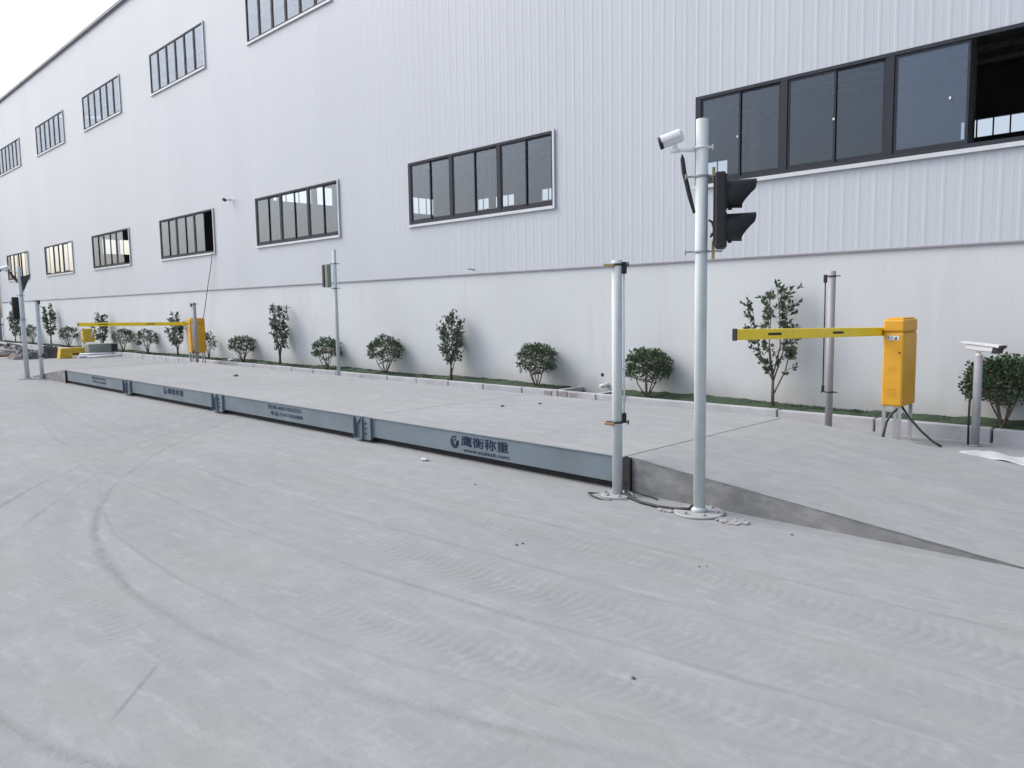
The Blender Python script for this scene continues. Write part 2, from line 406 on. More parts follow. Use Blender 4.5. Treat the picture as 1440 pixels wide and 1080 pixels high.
for (z0, z1) in ((cb+.01, LOW[0]-.002), (LOW[1]+.002, UP[0]-.002), (UP[1]+.002, 12.19)): mb.box(X0+.1, X1-.1, 10.47, 10.50, z0, z1)
for (z0, z1) in (LOW, UP):
    edges = wall_edges(LOW if z0 < 5 else UP)
    for a, b in zip(edges[::2], edges[1::2]): mb.box(a+.004, b-.004, 10.47, 10.50, z0, z1)
mb.build('inner_lining', 'inwall', bld)
MB().box(X0, X1, WY-.03, WY+.2, -.1, cb-.004).build('plaster_wall', 'plaster', bld)
mb = MB(); mb.box(X0-.03, X1+.03, 10.388, 10.418, cb-.022, cb-.002)
mb.build('drip_flashing', 'coping', bld)
MB().box(X0-.12, X1+.12, 10.35, 10.60, 12.2, 12.30).build('roof_coping', 'coping', bld)
# gable end at the far left, with big translucent opening towards the front corner
mb = MB(); gx0, gx1 = X0, X0+.2
GL = [(11.0, 12.2, 2.3, 6.2), (12.5, 15.2, 2.3, 6.2), (15.7, 18.6, 5.0, 5.9)]
GH = [(26.8, 29.8, 9.0, 10.3), (30.2, 32.2, 9.0, 10.3), (34.0, 37.0, 9.0, 10.3), (38.7, 41.0, 9.0, 10.3)]
def wall_band(mb, holes, zlo, zhi):
    prev = WY+.21
    for (a, b, z0, z1) in holes:
        mb.box(gx0, gx1, prev, a, zlo, zhi)
        if z0-zlo > .01: mb.box(gx0, gx1, a, b, zlo, z0)
        if zhi-z1 > .01: mb.box(gx0, gx1, a, b, z1, zhi)
        prev = b
    mb.box(gx0, gx1, prev, YB, zlo, zhi)
mb.box(gx0, gx1, WY+.21, YB, 0, 2.3); wall_band(mb, GL, 2.3, 6.2); mb.box(gx0, gx1, WY+.21, YB, 6.2, 9.0); wall_band(mb, GH, 9.0, 10.3)
mb.prism([(gx0, WY+.21, 10.3), (gx0, YB, 10.3), (gx0, YB, 12.1), (gx0, 26.4, 14.2), (gx0, WY+.21, 12.1)], (.2, 0, 0))
mb.build('end_wall', 'inwall', bld)
for (a, b, z0, z1) in GL+GH:
    mb = MB(); n = 3
    for k in range(n+1): y = a+(b-a)*k/n; mb.box(gx0+.06, gx0+.12, y-.03, y+.03, z0, z1)
    mb.box(gx0+.07, gx0+.11, a, b, z0+.002, z0+.05)
    mb.build('end_window', 'frame', bld)
MB().box(X1-.2, X1, WY+.21, YB, 0, 12.1).build('end_wall', 'inwall', bld)
# back wall with its row of high windows
mb = MB(); bz0, bz1 = 9.15, 10.0
BX = [-46.0, -39.1, -32.2, -28.2, -11.7, -4.8, 2.1, 9.0, 15.9]
BW = [WW, WW, 3.0, WW, WW, WW, WW, WW, WW]
mb.box(X0, X1, YB, YB+.2, 0, bz0-.002); mb.box(X0, X1, YB, YB+.2, bz1+.002, 12.24)
be = [X0]+[e for x, q in zip(BX, BW) for e in (x, x+q)]+[X1]
for a, b in zip(be[::2], be[1::2]): mb.box(a, b, YB, YB+.2, bz0, bz1)
mb.build('back_wall', 'inwall', bld)
for x, q in zip(BX, BW):
    mb = MB()
    for k in range(1, 6): mb.box(x+q*k/6-.03, x+q*k/6+.03, YB+.05, YB+.1, bz0+.041, bz1)
    mb.box(x, x+q, YB+.05, YB+.1, bz0, bz0+.04)
    mb.build('back_window', 'frame', bld)
# roof sheets, rafters, purlins, columns
mb = MB()
for s_ in (0, 1):
    ya, za, yb, zb = (10.3, 12.22, 26.4, 14.3) if s_ == 0 else (YB+.3, 12.22, 26.4, 14.3)
    mb.prism([(X0-.1, ya, za), (X0-.1, yb, zb), (X0-.1, yb, zb+.1), (X0-.1, ya, za+.1)], (X1-X0+.2, 0, 0))
mb.build('roof', 'indark', bld)
for y in [12+1.45*k for k in range(21)]:
    z = 12.1+(26.4-abs(y-26.4)-10.3)/16.1*2.05
    MB().box(X0+.3, X1-.3, y-.04, y+.04, z-.12, z+.06).build('purlin', 'incol', bld)
for k in range(11):
    x = -7.05-6.86*(k-4.)
    if x < X0+.5: continue
    mb = MB(); mb.prism([(x-.09, 10.7, 11.3), (x-.09, 26.4, 13.5), (x-.09, 42.1, 11.3), (x-.09, 42.1, 11.9), (x-.09, 26.4, 13.95), (x-.09, 10.7, 11.9)], (.18, 0, 0))
    mb.build('rafter', 'indark', bld)
for k in range(11):
    x = -7.05-6.86*(k-4.)
    if x < X0+.5: continue
    mb = MB(); mb.box(x-.11, x+.11, 26.29, 26.31, 0, 13.5); mb.box(x-.11, x+.11, 26.49, 26.51, 0, 13.5); mb.box(x-.01, x+.01, 26.312, 26.488, 0, 13.5)
    mb.build('column', 'incol', bld)
MB().box(X0+.21, X1-.21, WY+.21, YB-.01, .004, .02).build('interior_floor', 'infloor', bld)
# windows
rnd = random.Random(5)
def i_near(x): return x > -10
def window(x, zz, upper, opened=None, extra=0.):
    z0, z1 = zz; xr = x+WW+extra; t = .045
    f = MB()
    f.box(x, xr, 10.39, 10.445, z1-t, z1); f.box(x, xr, 10.39, 10.445, z0, z0+t+.01)
    f.box(x, x+t+.01+(.035 if not upper else 0), 10.39, 10.445, z0+t+.012, z1-t-.002); f.box(xr-t, xr, 10.39, 10.445, z0+t+.012, z1-t-.002)
    for k in (range(1, 6)):
        xm = x+WW*k/6; thick = (k in (2, 4)) and not upper
        wd = .05 if thick else (.045 if upper else .020)
        if not upper and not thick: continue
        f.box(xm-wd, xm+wd, 10.392, 10.443, z0+t+.012, z1-t-.002)
    fr = f.build('window', 'frame', bld)
    tr = MB(); tr.box(x-.03, xr+.05, 10.352, 10.388, z0-.055, z0-.003); tr.box(xr+.004, xr+.045, 10.362, 10.388, z0, z1+.02)
    tr.build('flashing', 'trim', fr)
    gl = MB()
    # sashes: two per unit for the lower row, sliding in slightly different planes
    if upper:
        gl.box(x+t+.014, xr-t-.004, 10.408, 10.414, z0+t+.016, z1-t-.006)
    else:
        for u in range(3):
            a = x+WW*u/3+(.056 if u else t+.047); b = x+WW*(u+1)/3-(.056 if u < 2 else t+.002-extra); m_ = (a+b)/2
            for side in (0, 1):
                p, q = (a, m_+.02) if side == 0 else (m_-.02, b)
                yy = 10.412 if side == 0 else 10.430
                if opened and (u, side) in opened:
                    if not extra: continue
                    p, q, yy = a, m_+.02, 10.431        # the sliding sash stands open behind its neighbour
                e = .028; sa = MB()
                za, zb = z0+t+.014, z1-t-.004
                sa.box(p, q, yy-.008, yy+.008, zb-e, zb); sa.box(p, q, yy-.008, yy+.008, za, za+e*1.5)
                sa.box(p, p+e, yy-.008, yy+.008, za+e*1.5+.001, zb-e-.001); sa.box(q-e, q, yy-.008, yy+.008, za+e*1.5+.001, zb-e-.001)
                so_ = sa.build('sash', 'frame', fr)
                MB().box(p+e+.001, q-e-.001, yy-.003, yy+.003, za+e*1.5+.001, zb-e-.001).build('glass', 'glass', fr)
        for u in range(3):
            m_ = x+WW*(u+.5)/3
            if i_near(x): MB().box(m_-.013, m_+.010, 10.396, 10.403, z0+.60, z0+.632).build('latch', 'whitep', fr)
    if upper: gl.build('glass', 'glass', fr)
for i, x in enumerate(WX):
    op = {0: {(2, 1)}, 3: {(2, 1)}, 4: {(2, 1)}, 5: {(0, 1), (1, 1), (2, 1)}, 6: {(0, 1), (1, 1), (2, 0)}}.get(i)
    window(x, LOW, False, op, .35 if i == 0 else 0); window(x, UP, True)
for x in WXR: window(x, LOW, False); window(x, UP, True)

# drainpipe at the corner of the building
dp = thing('drainpipe', 'dark downpipe at the far left corner of the white building', 'drainpipe', (X0-.12, 10.3, 0))
MB().tube([(X0-.12, 10.3, .05), (X0-.12, 10.3, 12.1)], .07, 10).build('pipe', 'coping', dp)
for z in (1.0, 3.4, 6, 8.6, 11.2): MB().box(X0-.2, X0-.04, 10.2, 10.42, z, z+.05).build('bracket', 'frame', dp)

# ------------------------------------------------------------------ kerb, planting bed, grass
KY0, KY1, KZ = 9.72, 9.83, .165
mb = MB(); rk = random.Random(3); x = -49.5
JX = []
while x < 20:
    L_ = 1.0 if x < -9.4 else 1.25
    if not (-8.95 < x+L_/2 < -8.0):
        dz = rk.uniform(-.006, .006); mb.box(x+.012, x+L_-.012, KY0+rk.uniform(-.004, .004), KY1, -.05, KZ+dz, .012)
    x += L_
tag(mb.build('kerb', 'kerb'), 'pale concrete kerb stones edging the planted strip', None, None, 'structure')
mb = MB(); rg = random.Random(8); n = 560; rows = []
xs = [-49.6+k*.125 for k in range(n)]
for x in xs:
    row = []
    for j, y in enumerate((KY1+.002, 9.95, 10.1, 10.27, WY-.004)):
        h = .135+.035*(j/4)+rg.uniform(-.012, .02)+.02*math.sin(x*1.3+j)
        if -8.72 < x < -7.9: h = .07
        row.append(mb.bm.verts.new((x, y, h)))
    rows.append(row)
for a, b in zip(rows, rows[1:]):
    for j in range(4): f = mb.bm.faces.new((a[j], b[j], b[j+1], a[j+1])); f.smooth = True
tag(mb.build('planting_bed', 'grassm'), 'green planted bed along the foot of the white wall', None, None, 'structure')
mb = MB()
def bed_h(x, y): return .125+.035*((y-KY1)/.62)+.015*math.sin(x*1.3+(y-9.8)*6)
for k in range(48000):
    u = rg.random(); x = 1.5-51*u**1.25
    if -8.72 < x < -7.85: continue
    y = rg.uniform(KY1+.01, WY-.02); h = bed_h(x, y); s_ = rg.uniform(.015, .05); a = rg.uniform(0, 6.28)
    wd = .006+.0035*abs(x)*.12; ln = rg.uniform(-.02, .02)
    if wd > .02: wd = .02
    p = Vector((x, y, h-.01)); d = Vector((math.cos(a), math.sin(a), 0))*wd
    vs = [mb.bm.verts.new(p-d), mb.bm.verts.new(p+d), mb.bm.verts.new(p+Vector((ln, ln*.5, s_)))]
    mb.bm.faces.new(vs)
def mat_grass():
    m, nt, p = new_mat('grass_blades')
    geo = nt.nodes.new('ShaderNodeNewGeometry')
    col = ramp(nt, geo.outputs['Random Per Island'], [(0., (.018, .045, .024)), (.6, (.032, .07, .034)), (1., (.06, .11, .045))])
    nt.links.new(col, p.inputs['Base Color']); p.inputs['Roughness'].default_value = .6
    return m
M['blade'] = mat_grass()
tag(mb.build('grass', 'blade', None, False), 'short green grass growing between kerb and wall', 'grass', None, 'stuff')

# shallow brick drain crossing the bed
dr = thing('drain_channel', 'shallow masonry drain channel crossing the planted strip under the wall outlet', 'drain', (-8.35, 9.8, 0))
MB().box(-8.76, -8.66, 9.70, WY-.01, 0, .17).build('channel_wall', 'kerb', dr)
MB().box(-7.92, -7.84, 9.70, WY-.01, 0, .16).build('channel_wall', 'kerb', dr)
MB().box(-8.655, -7.925, 9.75, WY-.01, 0, .05).build('channel_floor', 'concrete', dr)
for k, (a, b) in enumerate(((-8.95, -8.78), (-8.62, -8.44), (-8.40, -8.22), (-8.18, -7.97))): MB().box(a, b, 9.70+.01*k, 9.80, .0, .15+.01*(k % 2), .008).build('brick', 'brick', dr)
pp = MB().tube([(-8.12, WY-.02, .24), (-8.19, WY-.18, .215)], .034, 16)
pp.bm.faces.ensure_lookup_table()
o = pp.build('outlet_pipe', 'whitep'); tag(o, 'short white drain pipe sticking out of the wall above the channel', 'pipe')
mb = MB(); mb.lathe([(.042, 0), (.05, .02), (.035, .035)], (-8.25, WY+.004, .40), 10, Matrix.Rotation(math.radians(90), 3, 'X'))
mb.lathe([(.028, 0), (.03, .02), (.02, .03)], (-8.27, WY+.002, .46), 9, Matrix.Rotation(math.radians(90), 3, 'X'))
tag(mb.build('pipe_hole', 'rubber'), 'small black stopped hole low in the plaster wall', 'hole')

# ------------------------------------------------------------------ weighbridge
DY0, DY1, DZ = 5.27, 8.18, .31
EX = [-3.93, -7.80, -11.77, -15.73, -19.70]
wb = thing('weighbridge', 'long low truck scale with dusty deck and blue grey side girders lettered in navy', 'truck scale', (-11.8, 6.7, 0))
mb = MB()
for a, b in zip(EX[1:], EX[:-1]):
    mb.box(a+.006, b-.006, DY0-.012, DY1, DZ-.012, DZ)
mb.build('deck', 'deck', wb)
mb = MB()
for a, b in zip(EX[1:], EX[:-1]):
    mb.box(a+.008, b-.008, DY0-.014, DY0-.0125, DZ-.010, DZ-.002)
mb.build('deck_edge', 'girder_light', wb)
for i, (a, b) in enumerate(zip(EX[1:], EX[:-1])):
    aa = a+(.16 if i < 3 else .1); bb = b-(.02 if i == 0 else .17)
    m1 = MB(); m1.box(aa, bb, DY0, DY0+.02, .080, DZ-.0125)
    m1.box(aa, bb, DY0-.004, DY0+.03, .073, .0795)
    m1.build('side_girder', 'girder', wb)
# joint brackets: bolted end plates, gusset and a dark gap between them
for x in EX[1:4]:
    j = MB()
    j.box(x+.02, x+.16, DY0-.035, DY0-.022, .035, DZ-.016); j.box(x+.012, x+.0195, DY0-.06, DY0+.05, .035, DZ-.016)
    j.box(x+.145, x+.16, DY0-.0218, DY0+.02, .05, DZ-.016)
    j.box(x-.165, x-.03, DY0-.006, DY0+.004, .04, DZ-.016); j.box(x-.172, x-.1655, DY0-.055, DY0+.02, .05, DZ-.016)
    j.prism([(x-.165, DY0-.008, DZ-.016), (x-.055, DY0-.008, DZ-.016), (x-.14, DY0-.008, .20)], (0, -.018, 0))
    j.box(x-.17, x-.02, DY0-.05, DY0+.02, .03, .0395)
    jo = j.build('joint_bracket', 'girder', wb)
    bo = MB()
    for dz in (.11, .17, .23): bo.lathe([(.012, 0), (.012, .012), (.006, .016)], (x+.07, DY0-.035, dz), 6, Matrix.Rotation(math.radians(90), 3, 'X'))
    bo.build('bolt', 'darkgrey', jo)
    MB().box(x-.028, x+.010, DY0-.004, DY0+.03, .03, DZ-.014).build('joint_gap', 'rubber', wb)
MB().box(EX[4]+.02, EX[0]-.02, DY0+.075, DY0+.09, 0, .30).build('painted_gap_shade', 'rubber', wb)  # black sheet added to paint the shade under the girders; borrows the rubber material
MB().box(EX[4]+.02, EX[0]-.02, DY1-.03, DY1-.01, 0, DZ-.013).build('rear_girder', 'girder', wb)
mb = MB(); mb.box(EX[0]-.018, EX[0]+.062, DY0-.02, DY0+.01, .005, DZ-.014); mb.box(EX[0]+.004, EX[0]+.05, DY0+.012, DY1, .01, DZ-.03)
mb.build('end_buffer', 'rubber', wb)
MB().box(EX[4]-.04, EX[4]+.018, DY0-.02, DY0+.01, .005, DZ-.014).build('end_buffer', 'rubber', wb)
ty = DY0-.0005
def logo(cx, cz, r, par):
    mb = MB(); n = 36
    def ring(r0, r1, a0, a1):
        for k in range(n):
            t0 = a0+(a1-a0)*k/n; t1 = a0+(a1-a0)*(k+1)/n
            mb.prism([(cx+r0*math.cos(t0), ty, cz+r0*math.sin(t0)), (cx+r1*math.cos(t0), ty, cz+r1*math.sin(t0)), (cx+r1*math.cos(t1), ty, cz+r1*math.sin(t1)), (cx+r0*math.cos(t1), ty, cz+r0*math.sin(t1))], (0, -.002, 0))
    ring(r*.80, r, math.radians(62), math.radians(388))
    # spread wings: three dark wedges left between a pale V
    for pts in ([(-.28, .55), (.30, .60), (.06, .10), (-.10, .12)], [(-.72, .45), (-.5, .30), (-.10, -.35), (.0, -.8), (-.45, -.6), (-.72, -.1)], [(.52, .32), (.74, .2), (.68, -.35), (.25, -.75), (.08, -.78), (.2, -.25)]):
        mb.prism([(cx+r*p[0], ty, cz+r*p[1]) for p in pts], (0, -.002, 0))
    return mb.build('logo', 'navy', par)
logo(-6.150, .182, .066, wb)
text('lettering', '鹰衡称重', -6.045, -5.345, .155, .262, ty, wb, bold=.0045)
text('web_address', 'www.scalesh.com', -6.01, -5.335, .096, .134, ty, wb, bold=.0022)
text('lettering', '热线:4001002555', -10.2, -9.28, .205, .268, ty, wb, bold=.003)
text('lettering', '电话:13417456888', -10.12, -9.25, .12, .183, ty, wb, bold=.003)
logo(-13.93, .21, .062, wb)
text('lettering', '鹰衡称重', -13.82, -13.14, .165, .265, ty, wb, bold=.0045)
text('lettering', '热线:4001002555', -17.9, -17.0, .205, .262, ty, wb, bold=.003)
text('lettering', '电话:13417456888', -17.86, -17.0, .13, .183, ty, wb, bold=.003)

# ramps
def ramp_solid(name, xa, xb, za, zb, label):
    t = thing(name, label, 'ramp', ((xa+xb)/2, 6.7, 0))
    n = 24; body = MB(); rr = random.Random(int(abs(xa)*10))
    top = MB(); pts = []
    for k in range(n+1):
        u = k/n; pts.append((xa+(xb-xa)*u, za+(zb-za)*u + (rr.uniform(-.002, .002) if 0 < k < n else 0)))
    for (y0, y1, inset, target, dz) in ((DY0+.012, DY1, 0, body, -.006),):
        for (p, q) in zip(pts, pts[1:]):
            target.prism([(p[0], y0, -.02), (q[0], y0, -.02), (q[0], y0, q[1]+dz), (p[0], y0, p[1]+dz)], (0, y1-y0, 0))
    bmesh.ops.remove_doubles(body.bm, verts=body.bm.verts, dist=.0005)
    body.build('concrete_side', 'concrete', t)
    ys = [DY0+.008+rr.uniform(-.0, .0)]+[DY0+.012+(DY1-DY0)*j/6 for j in range(1, 7)]
    rows = []
    pts[0] = (xa-math.copysign(.055, xb-xa), za)
    for (x, z) in pts: rows.append([top.bm.verts.new((x, y+(rr.uniform(-.006, .004) if j == 0 else 0), z)) for j, y in enumerate(ys)])
    for a, b in zip(rows, rows[1:]):
        for j in range(6): top.bm.faces.new((a[j], b[j], b[j+1], a[j+1]))
    r = bmesh.ops.extrude_face_region(top.bm, geom=top.bm.faces[:])
    for e in r['geom']:
        if isinstance(e, bmesh.types.BMVert): e.co.z -= .0055
    top.build('ramp_surface', 'ramp', t)
    return t
ramp_solid('concrete_ramp', -3.865, -.92, .31, .004, 'grey concrete ramp sloping down to the right from the near end of the scale')
ramp_solid('concrete_ramp', -19.78, -22.7, .31, .004, 'small grey concrete ramp at the far left end of the scale')

# ------------------------------------------------------------------ poles
def flange(par, x, y, r, h=.016):
    mb = MB(); mb.lathe([(r, 0), (r, h*.7), (r*.96, h)], (x, y, .002), 32)
    f = mb.build('base_flange', 'dusty', par)
    b = MB()
    for k in range(6):
        a = k*math.pi/3+.3; b.lathe([(.012, 0), (.012, .014), (.006, .02)], (x+r*.75*math.cos(a), y+r*.75*math.sin(a), h+.002), 6)
    b.build('anchor_bolt', 'galv', f)
def clamp(par, x, y, z, r, dirv=(1, 0), ln=.05, mat='brass', back=.05):
    d = Vector((dirv[0], dirv[1], 0)).normalized(); mb = MB()
    n = 18
    mb.lathe([(r+.001, -.009), (r+.007, -.009), (r+.007, .009), (r+.001, .009)], (x, y, z), n)
    c = Vector((x, y, z)); rot = Matrix.Rotation(math.atan2(d.y, d.x), 3, 'Z')
    mb.obox(c+d*(r+ln/2+.006), (ln, .03, .012), rot); mb.obox(c-d*(r+back/2+.004), (back, .026, .012), rot)
    mb.tube([c-d*(r+back)+Vector((0, 0, -.02)), c-d*(r+back)+Vector((0, 0, .02))], .006, 6)
    return mb.build('clamp', mat, par)
side = Vector((.854, .52, 0))          # horizontal direction seen square-on from the yard
# near signal pole
PX, PY = -3.10, 5.09
sp = thing('signal_pole', 'tallest pale grey pole on a round base plate, near the foot of the ramp', 'pole', (PX, PY, 0))
MB().tube([(PX, PY, .01), (PX, PY, 2.925)], .0445, 24).build('pole', 'pole', sp)
flange(sp, PX, PY, .19)
MB().lathe([(.06, 0), (.058, .02), (.046, .035)], (PX, PY, .018), 24).build('weld_collar', 'pole', sp)
for z in (2.52, 1.975): clamp(sp, PX, PY, z, .0445, (side.x, side.y), .10, 'galv', .07)
for z, h in ((2.52, .10), (1.975, .13)):
    c = Vector((PX, PY, z))+side*.085; MB().obox(c+Vector((0, 0, .01)), (.022, .02, h), Matrix.Rotation(.55, 3, 'Z')).build('bracket', 'brass', sp)
clamp(sp, PX, PY, 2.725, .0445, (-side.x, -side.y), .02, 'whitep', .03)
# traffic light on the near pole
def traffic_light(name, label, c, face, mat='black', h=.54, hoods=True):
    """c = centre of the housing, face = horizontal direction the lamps look"""
    f = Vector((face[0], face[1], 0)).normalized(); ang = math.atan2(f.y, f.x)
    rot = Matrix.Rotation(ang, 3, 'Z'); c = Vector(c)
    t = thing(name, label, 'traffic light', c-Vector((0, 0, h/2)), None, 0)
    b = MB(); b.obox(c, (.075, .23, h), rot, .014); b.obox(c-f*.043, (.014, .19, h*.9), rot, .004)
    for s_ in (-1, 1): b.obox(c+f*.036+Vector((0, 0, s_*h*.25)), (.02, .21, h*.44), rot, .006)
    b.build('housing', mat, t)
    for s_ in (1, -1):
        lc = c+f*.046+Vector((0, 0, s_*h*.22))
        vis = MB(); n = 28; R0 = .098; thick = .004; X_ = rot @ Vector((0, 1, 0))
        def ring(rad, out):
            vs = []
            for k in range(n):
                a = 2*math.pi*k/n; up_ = math.sin(a)     # 1 at the top
                u = (up_+1)/2
                ln = (.105+.098*min(1, max(0, (u-.15)/.60))**1.35) if out else 0.
                flare = 1+.04*out
                vs.append(vis.bm.verts.new(lc+X_*math.cos(a)*rad*flare+Vector((0, 0, 1))*math.sin(a)*rad*flare+f*ln))
            return vs
        A, B, Cc, D = ring(R0, 0), ring(R0, 1), ring(R0-thick, 1), ring(R0-thick, 0)
        for (p, q) in ((A, B), (B, Cc), (Cc, D)):
            for k in range(n):
                ff = vis.bm.faces.new((p[k], p[(k+1) % n], q[(k+1) % n], q[k])); ff.smooth = (p is not B)
        vo_ = vis.build('visor', mat, t)
        rotl = rot @ Matrix.Rotation(math.radians(90), 3, 'Y')
        MB().lathe([(.090, 0), (.085, .012), (.06, .022), (.02, .027)], lc+f*.001, 24, rotl).build('lens', 'lens', t)
        MB().obox(lc-Vector((0, 0, .102))+f*.02, (.03, .035, .02), rot, .004).build('visor_catch', mat, vo_)
    return t
face = Vector((.875, .484, 0))
tlc = Vector((PX, PY, 2.262))+side*.135
traffic_light('traffic_light', 'black two-lamp traffic light with long visors, clamped to the tallest pole', tlc, face)
# bullet camera on its arm
def bullet_camera(name, label, base, direction, ln, r, armfrom, armmat='whitep'):
    d = Vector(direction).normalized(); base = Vector(base); armfrom = Vector(armfrom)
    t = thing(name, label, 'camera', armfrom)
    rotz = d.to_track_quat('Z', 'Y').to_matrix()
    MB().lathe([(r*.55, -ln*.5), (r*.95, -ln*.42), (r, -ln*.3), (r, ln*.42), (r*.98, ln*.46)], base, 20, rotz).build('body', 'whitep', t)
    sh = MB(); n = 16                      # sun shield over the top
    for layer, rr in ((0, r*1.18), (1, r*1.10)):
        pass
    u = Vector((0, 0, 1))-d*d.z; u.normalize(); s_ = d.cross(u)
    ring = lambda rr, z: [sh.bm.verts.new(base+d*z+(u*math.sin(a)+s_*math.cos(a))*rr) for a in [math.pi*(-.05+1.1*k/n) for k in range(n+1)]]
    A, B = ring(r*1.2, -ln*.38), ring(r*1.2, ln*.50); A2, B2 = ring(r*1.1, -ln*.38), ring(r*1.1, ln*.50)
    for k in range(n):
        for q in ((A[k], A[k+1], B[k+1], B[k]), (B2[k], B2[k+1], A2[k+1], A2[k]), (B[k], B[k+1], B2[k+1], B2[k]), (A2[k], A2[k+1], A[k+1], A[k])): sh.bm.faces.new(q)
    for k in (0, n): sh.bm.faces.new((A[k], B[k], B2[k], A2[k]))
    sh.build('sun_shield', 'whitep', t)
    MB().lathe([(r*1.02, ln*.462), (r*1.06, ln*.62), (r*.9, ln*.63), (r*.5, ln*.60)], base, 20, rotz).build('lens', 'black', t)
    a = MB(); foot = base-d*ln*.12-Vector((0, 0, r*1.0)); elbow = Vector((foot.x, foot.y, armfrom.z+.0))
    a.tube([foot+Vector((0, 0, .02)), elbow], .017, 10); a.lathe([(.032, -.012), (.034, 0), (.026, .016)], elbow, 16)
    a.tube([elbow, elbow+(armfrom-elbow)*.5, armfrom], [.011, .013, .019], 10)
    a.build('bracket', armmat, t)
    return t
ap = Vector((PX, PY, 2.712))-side*.045
bc = Vector((PX, PY, 2.80))-side*.21
bullet_camera('security_camera', 'white bullet camera tilted down on an arm near the top of the tallest pole', bc, -side*.86+Vector((0, 0, -.27)), .165, .044, ap)
# black conduit and cable on the near pole
p0 = Vector((PX, PY, 0)); bk = Vector((-.52, .854, 0))*.03
mb = MB(); mb.tube([p0-side*.142+bk+Vector((0, 0, 2.69)), p0-side*.140+bk+Vector((0, 0, 2.655)), p0-side*.128+bk+Vector((0, 0, 2.56)), p0-side*.085+bk+Vector((0, 0, 2.38)), p0-side*.052+bk+Vector((0, 0, 2.26))], [.004, .016, .018, .017, .011], 10)
tag(mb.build('cable_sleeve', 'black'), 'thick black cable sleeve running from the bullet camera into the tallest pole', 'cable')
mb = MB(); q = [(.05, 2.20), (.075, 2.185), (.088, 2.14), (.085, 2.10), (.062, 2.075), (.072, 2.095), (.10, 2.115), (.12, 2.12)]
mb.tube([p0+side*a-bk+Vector((0, 0, z)) for a, z in q], .0085, 8)
tag(mb.build('signal_cable', 'cable'), 'short looped black cable between the tallest pole and the traffic light', 'cable')

# photo-cell poles: pole, two clamps and a thin sensor bar
def sensor_pole(label, x, y, zt, r, ztop, zbot, off, barmat, group=None, flange_r=None, clampmat='brass', clampdir=None):
    t = thing('sensor_pole', label, 'pole', (x, y, 0), group)
    MB().tube([(x, y, .01), (x, y, zt)], r, 20).build('pole', 'pole' if flange_r else 'galv', t)
    if flange_r: flange(t, x, y, flange_r)
    o_ = Vector(off); c = Vector((x, y, 0))+o_
    m_ = MB(); m_.tube([c+Vector((0, 0, zbot+.07)), c+Vector((0, 0, ztop-.07))], .008, 10); m_.build('sensor_bar', barmat, t)
    m_ = MB(); m_.box(c.x-.018, c.x+.018, c.y-.018, c.y+.018, ztop-.085, ztop+.01, .004); m_.build('sensor_head', 'black', t)
    m_ = MB(); m_.box(c.x-.015, c.x+.015, c.y-.015, c.y+.015, zbot+.0, zbot+.075, .004); m_.build('sensor_head', 'black', t)
    cdv = clampdir or (-o_.x, -o_.y)
    for z in (ztop-.01, zbot): clamp(t, x, y, z, r, cdv, .045, clampmat, .05)
    return t
s2 = sensor_pole('pale grey pole with slim white sensor bar in front of the end of the scale', -3.90, 5.12, 1.955, .042, 1.93, .625, side*.058, 'whitep', None, .14, 'darkgrey')
mb = MB()
for z, mt in ((1.915, 'brass'), (.612, 'wood')):
    m1 = MB(); m1.obox(Vector((-3.90, 5.12, z))-side*.06-Vector((-.52, .854, 0))*.03, (.085, .03, .022), Matrix.Rotation(.5, 3, 'Z') @ Matrix.Rotation(.12, 3, 'Y'), .006); m1.build('wedge', mt, s2)
mb.bm.free()
sensor_pole('galvanised pole with black sensor bar standing behind the near barrier arm', -3.885, 9.3, 1.95, .042, 1.90, .50, Vector((-.075, -.01, 0)), 'cable', None, None, 'darkgrey')
sensor_pole('slim pole with white sensor bar next to the far left signal pole', -21.56, 5.24, 1.93, .045, 1.91, .55, side*.07, 'whitep', None, .15, 'darkgrey')
sensor_pole('slim pole with sensor bar in front of the far orange cabinet', -21.25, 8.95, 1.83, .045, 1.80, .45, Vector((-.03, -.07, 0)), 'whitep', None, None, 'darkgrey')

# ground cable joining the two near poles
mb = MB(); mb.tube([(-3.84, 5.145, .12), (-3.82, 5.13, .04), (-3.74, 5.09, .016), (-3.60, 5.03, .014), (-3.42, 5.01, .014), (-3.27, 5.03, .016), (-3.17, 5.06, .03), (-3.14, 5.07, .06)], .0125, 10)
tag(mb.build('ground_cable', 'cable'), 'thick black cable lying on the ground between the two near poles', 'cable')
mb = MB(); mb.tube([(-3.81, 5.25, .02), (-3.72, 5.24, .012), (-3.63, 5.24, .01), (-3.56, 5.21, .008)], .006, 8)
tag(mb.build('thin_cable', 'cable'), 'thin dark wire on the ground by the black end of the scale', 'cable')
mb = MB(); pts = [(-3.90+.15*math.cos(a)-.06, 5.08+.10*math.sin(a)-.06, .01+.012*math.sin(a*2)) for a in [2.4+.3*k for k in range(12)]]
mb.tube(pts, .006, 8)
tag(mb.build('wire_loop', 'cable'), 'loose loop of grey wire beside the foot of the nearer sensor pole', 'wire')
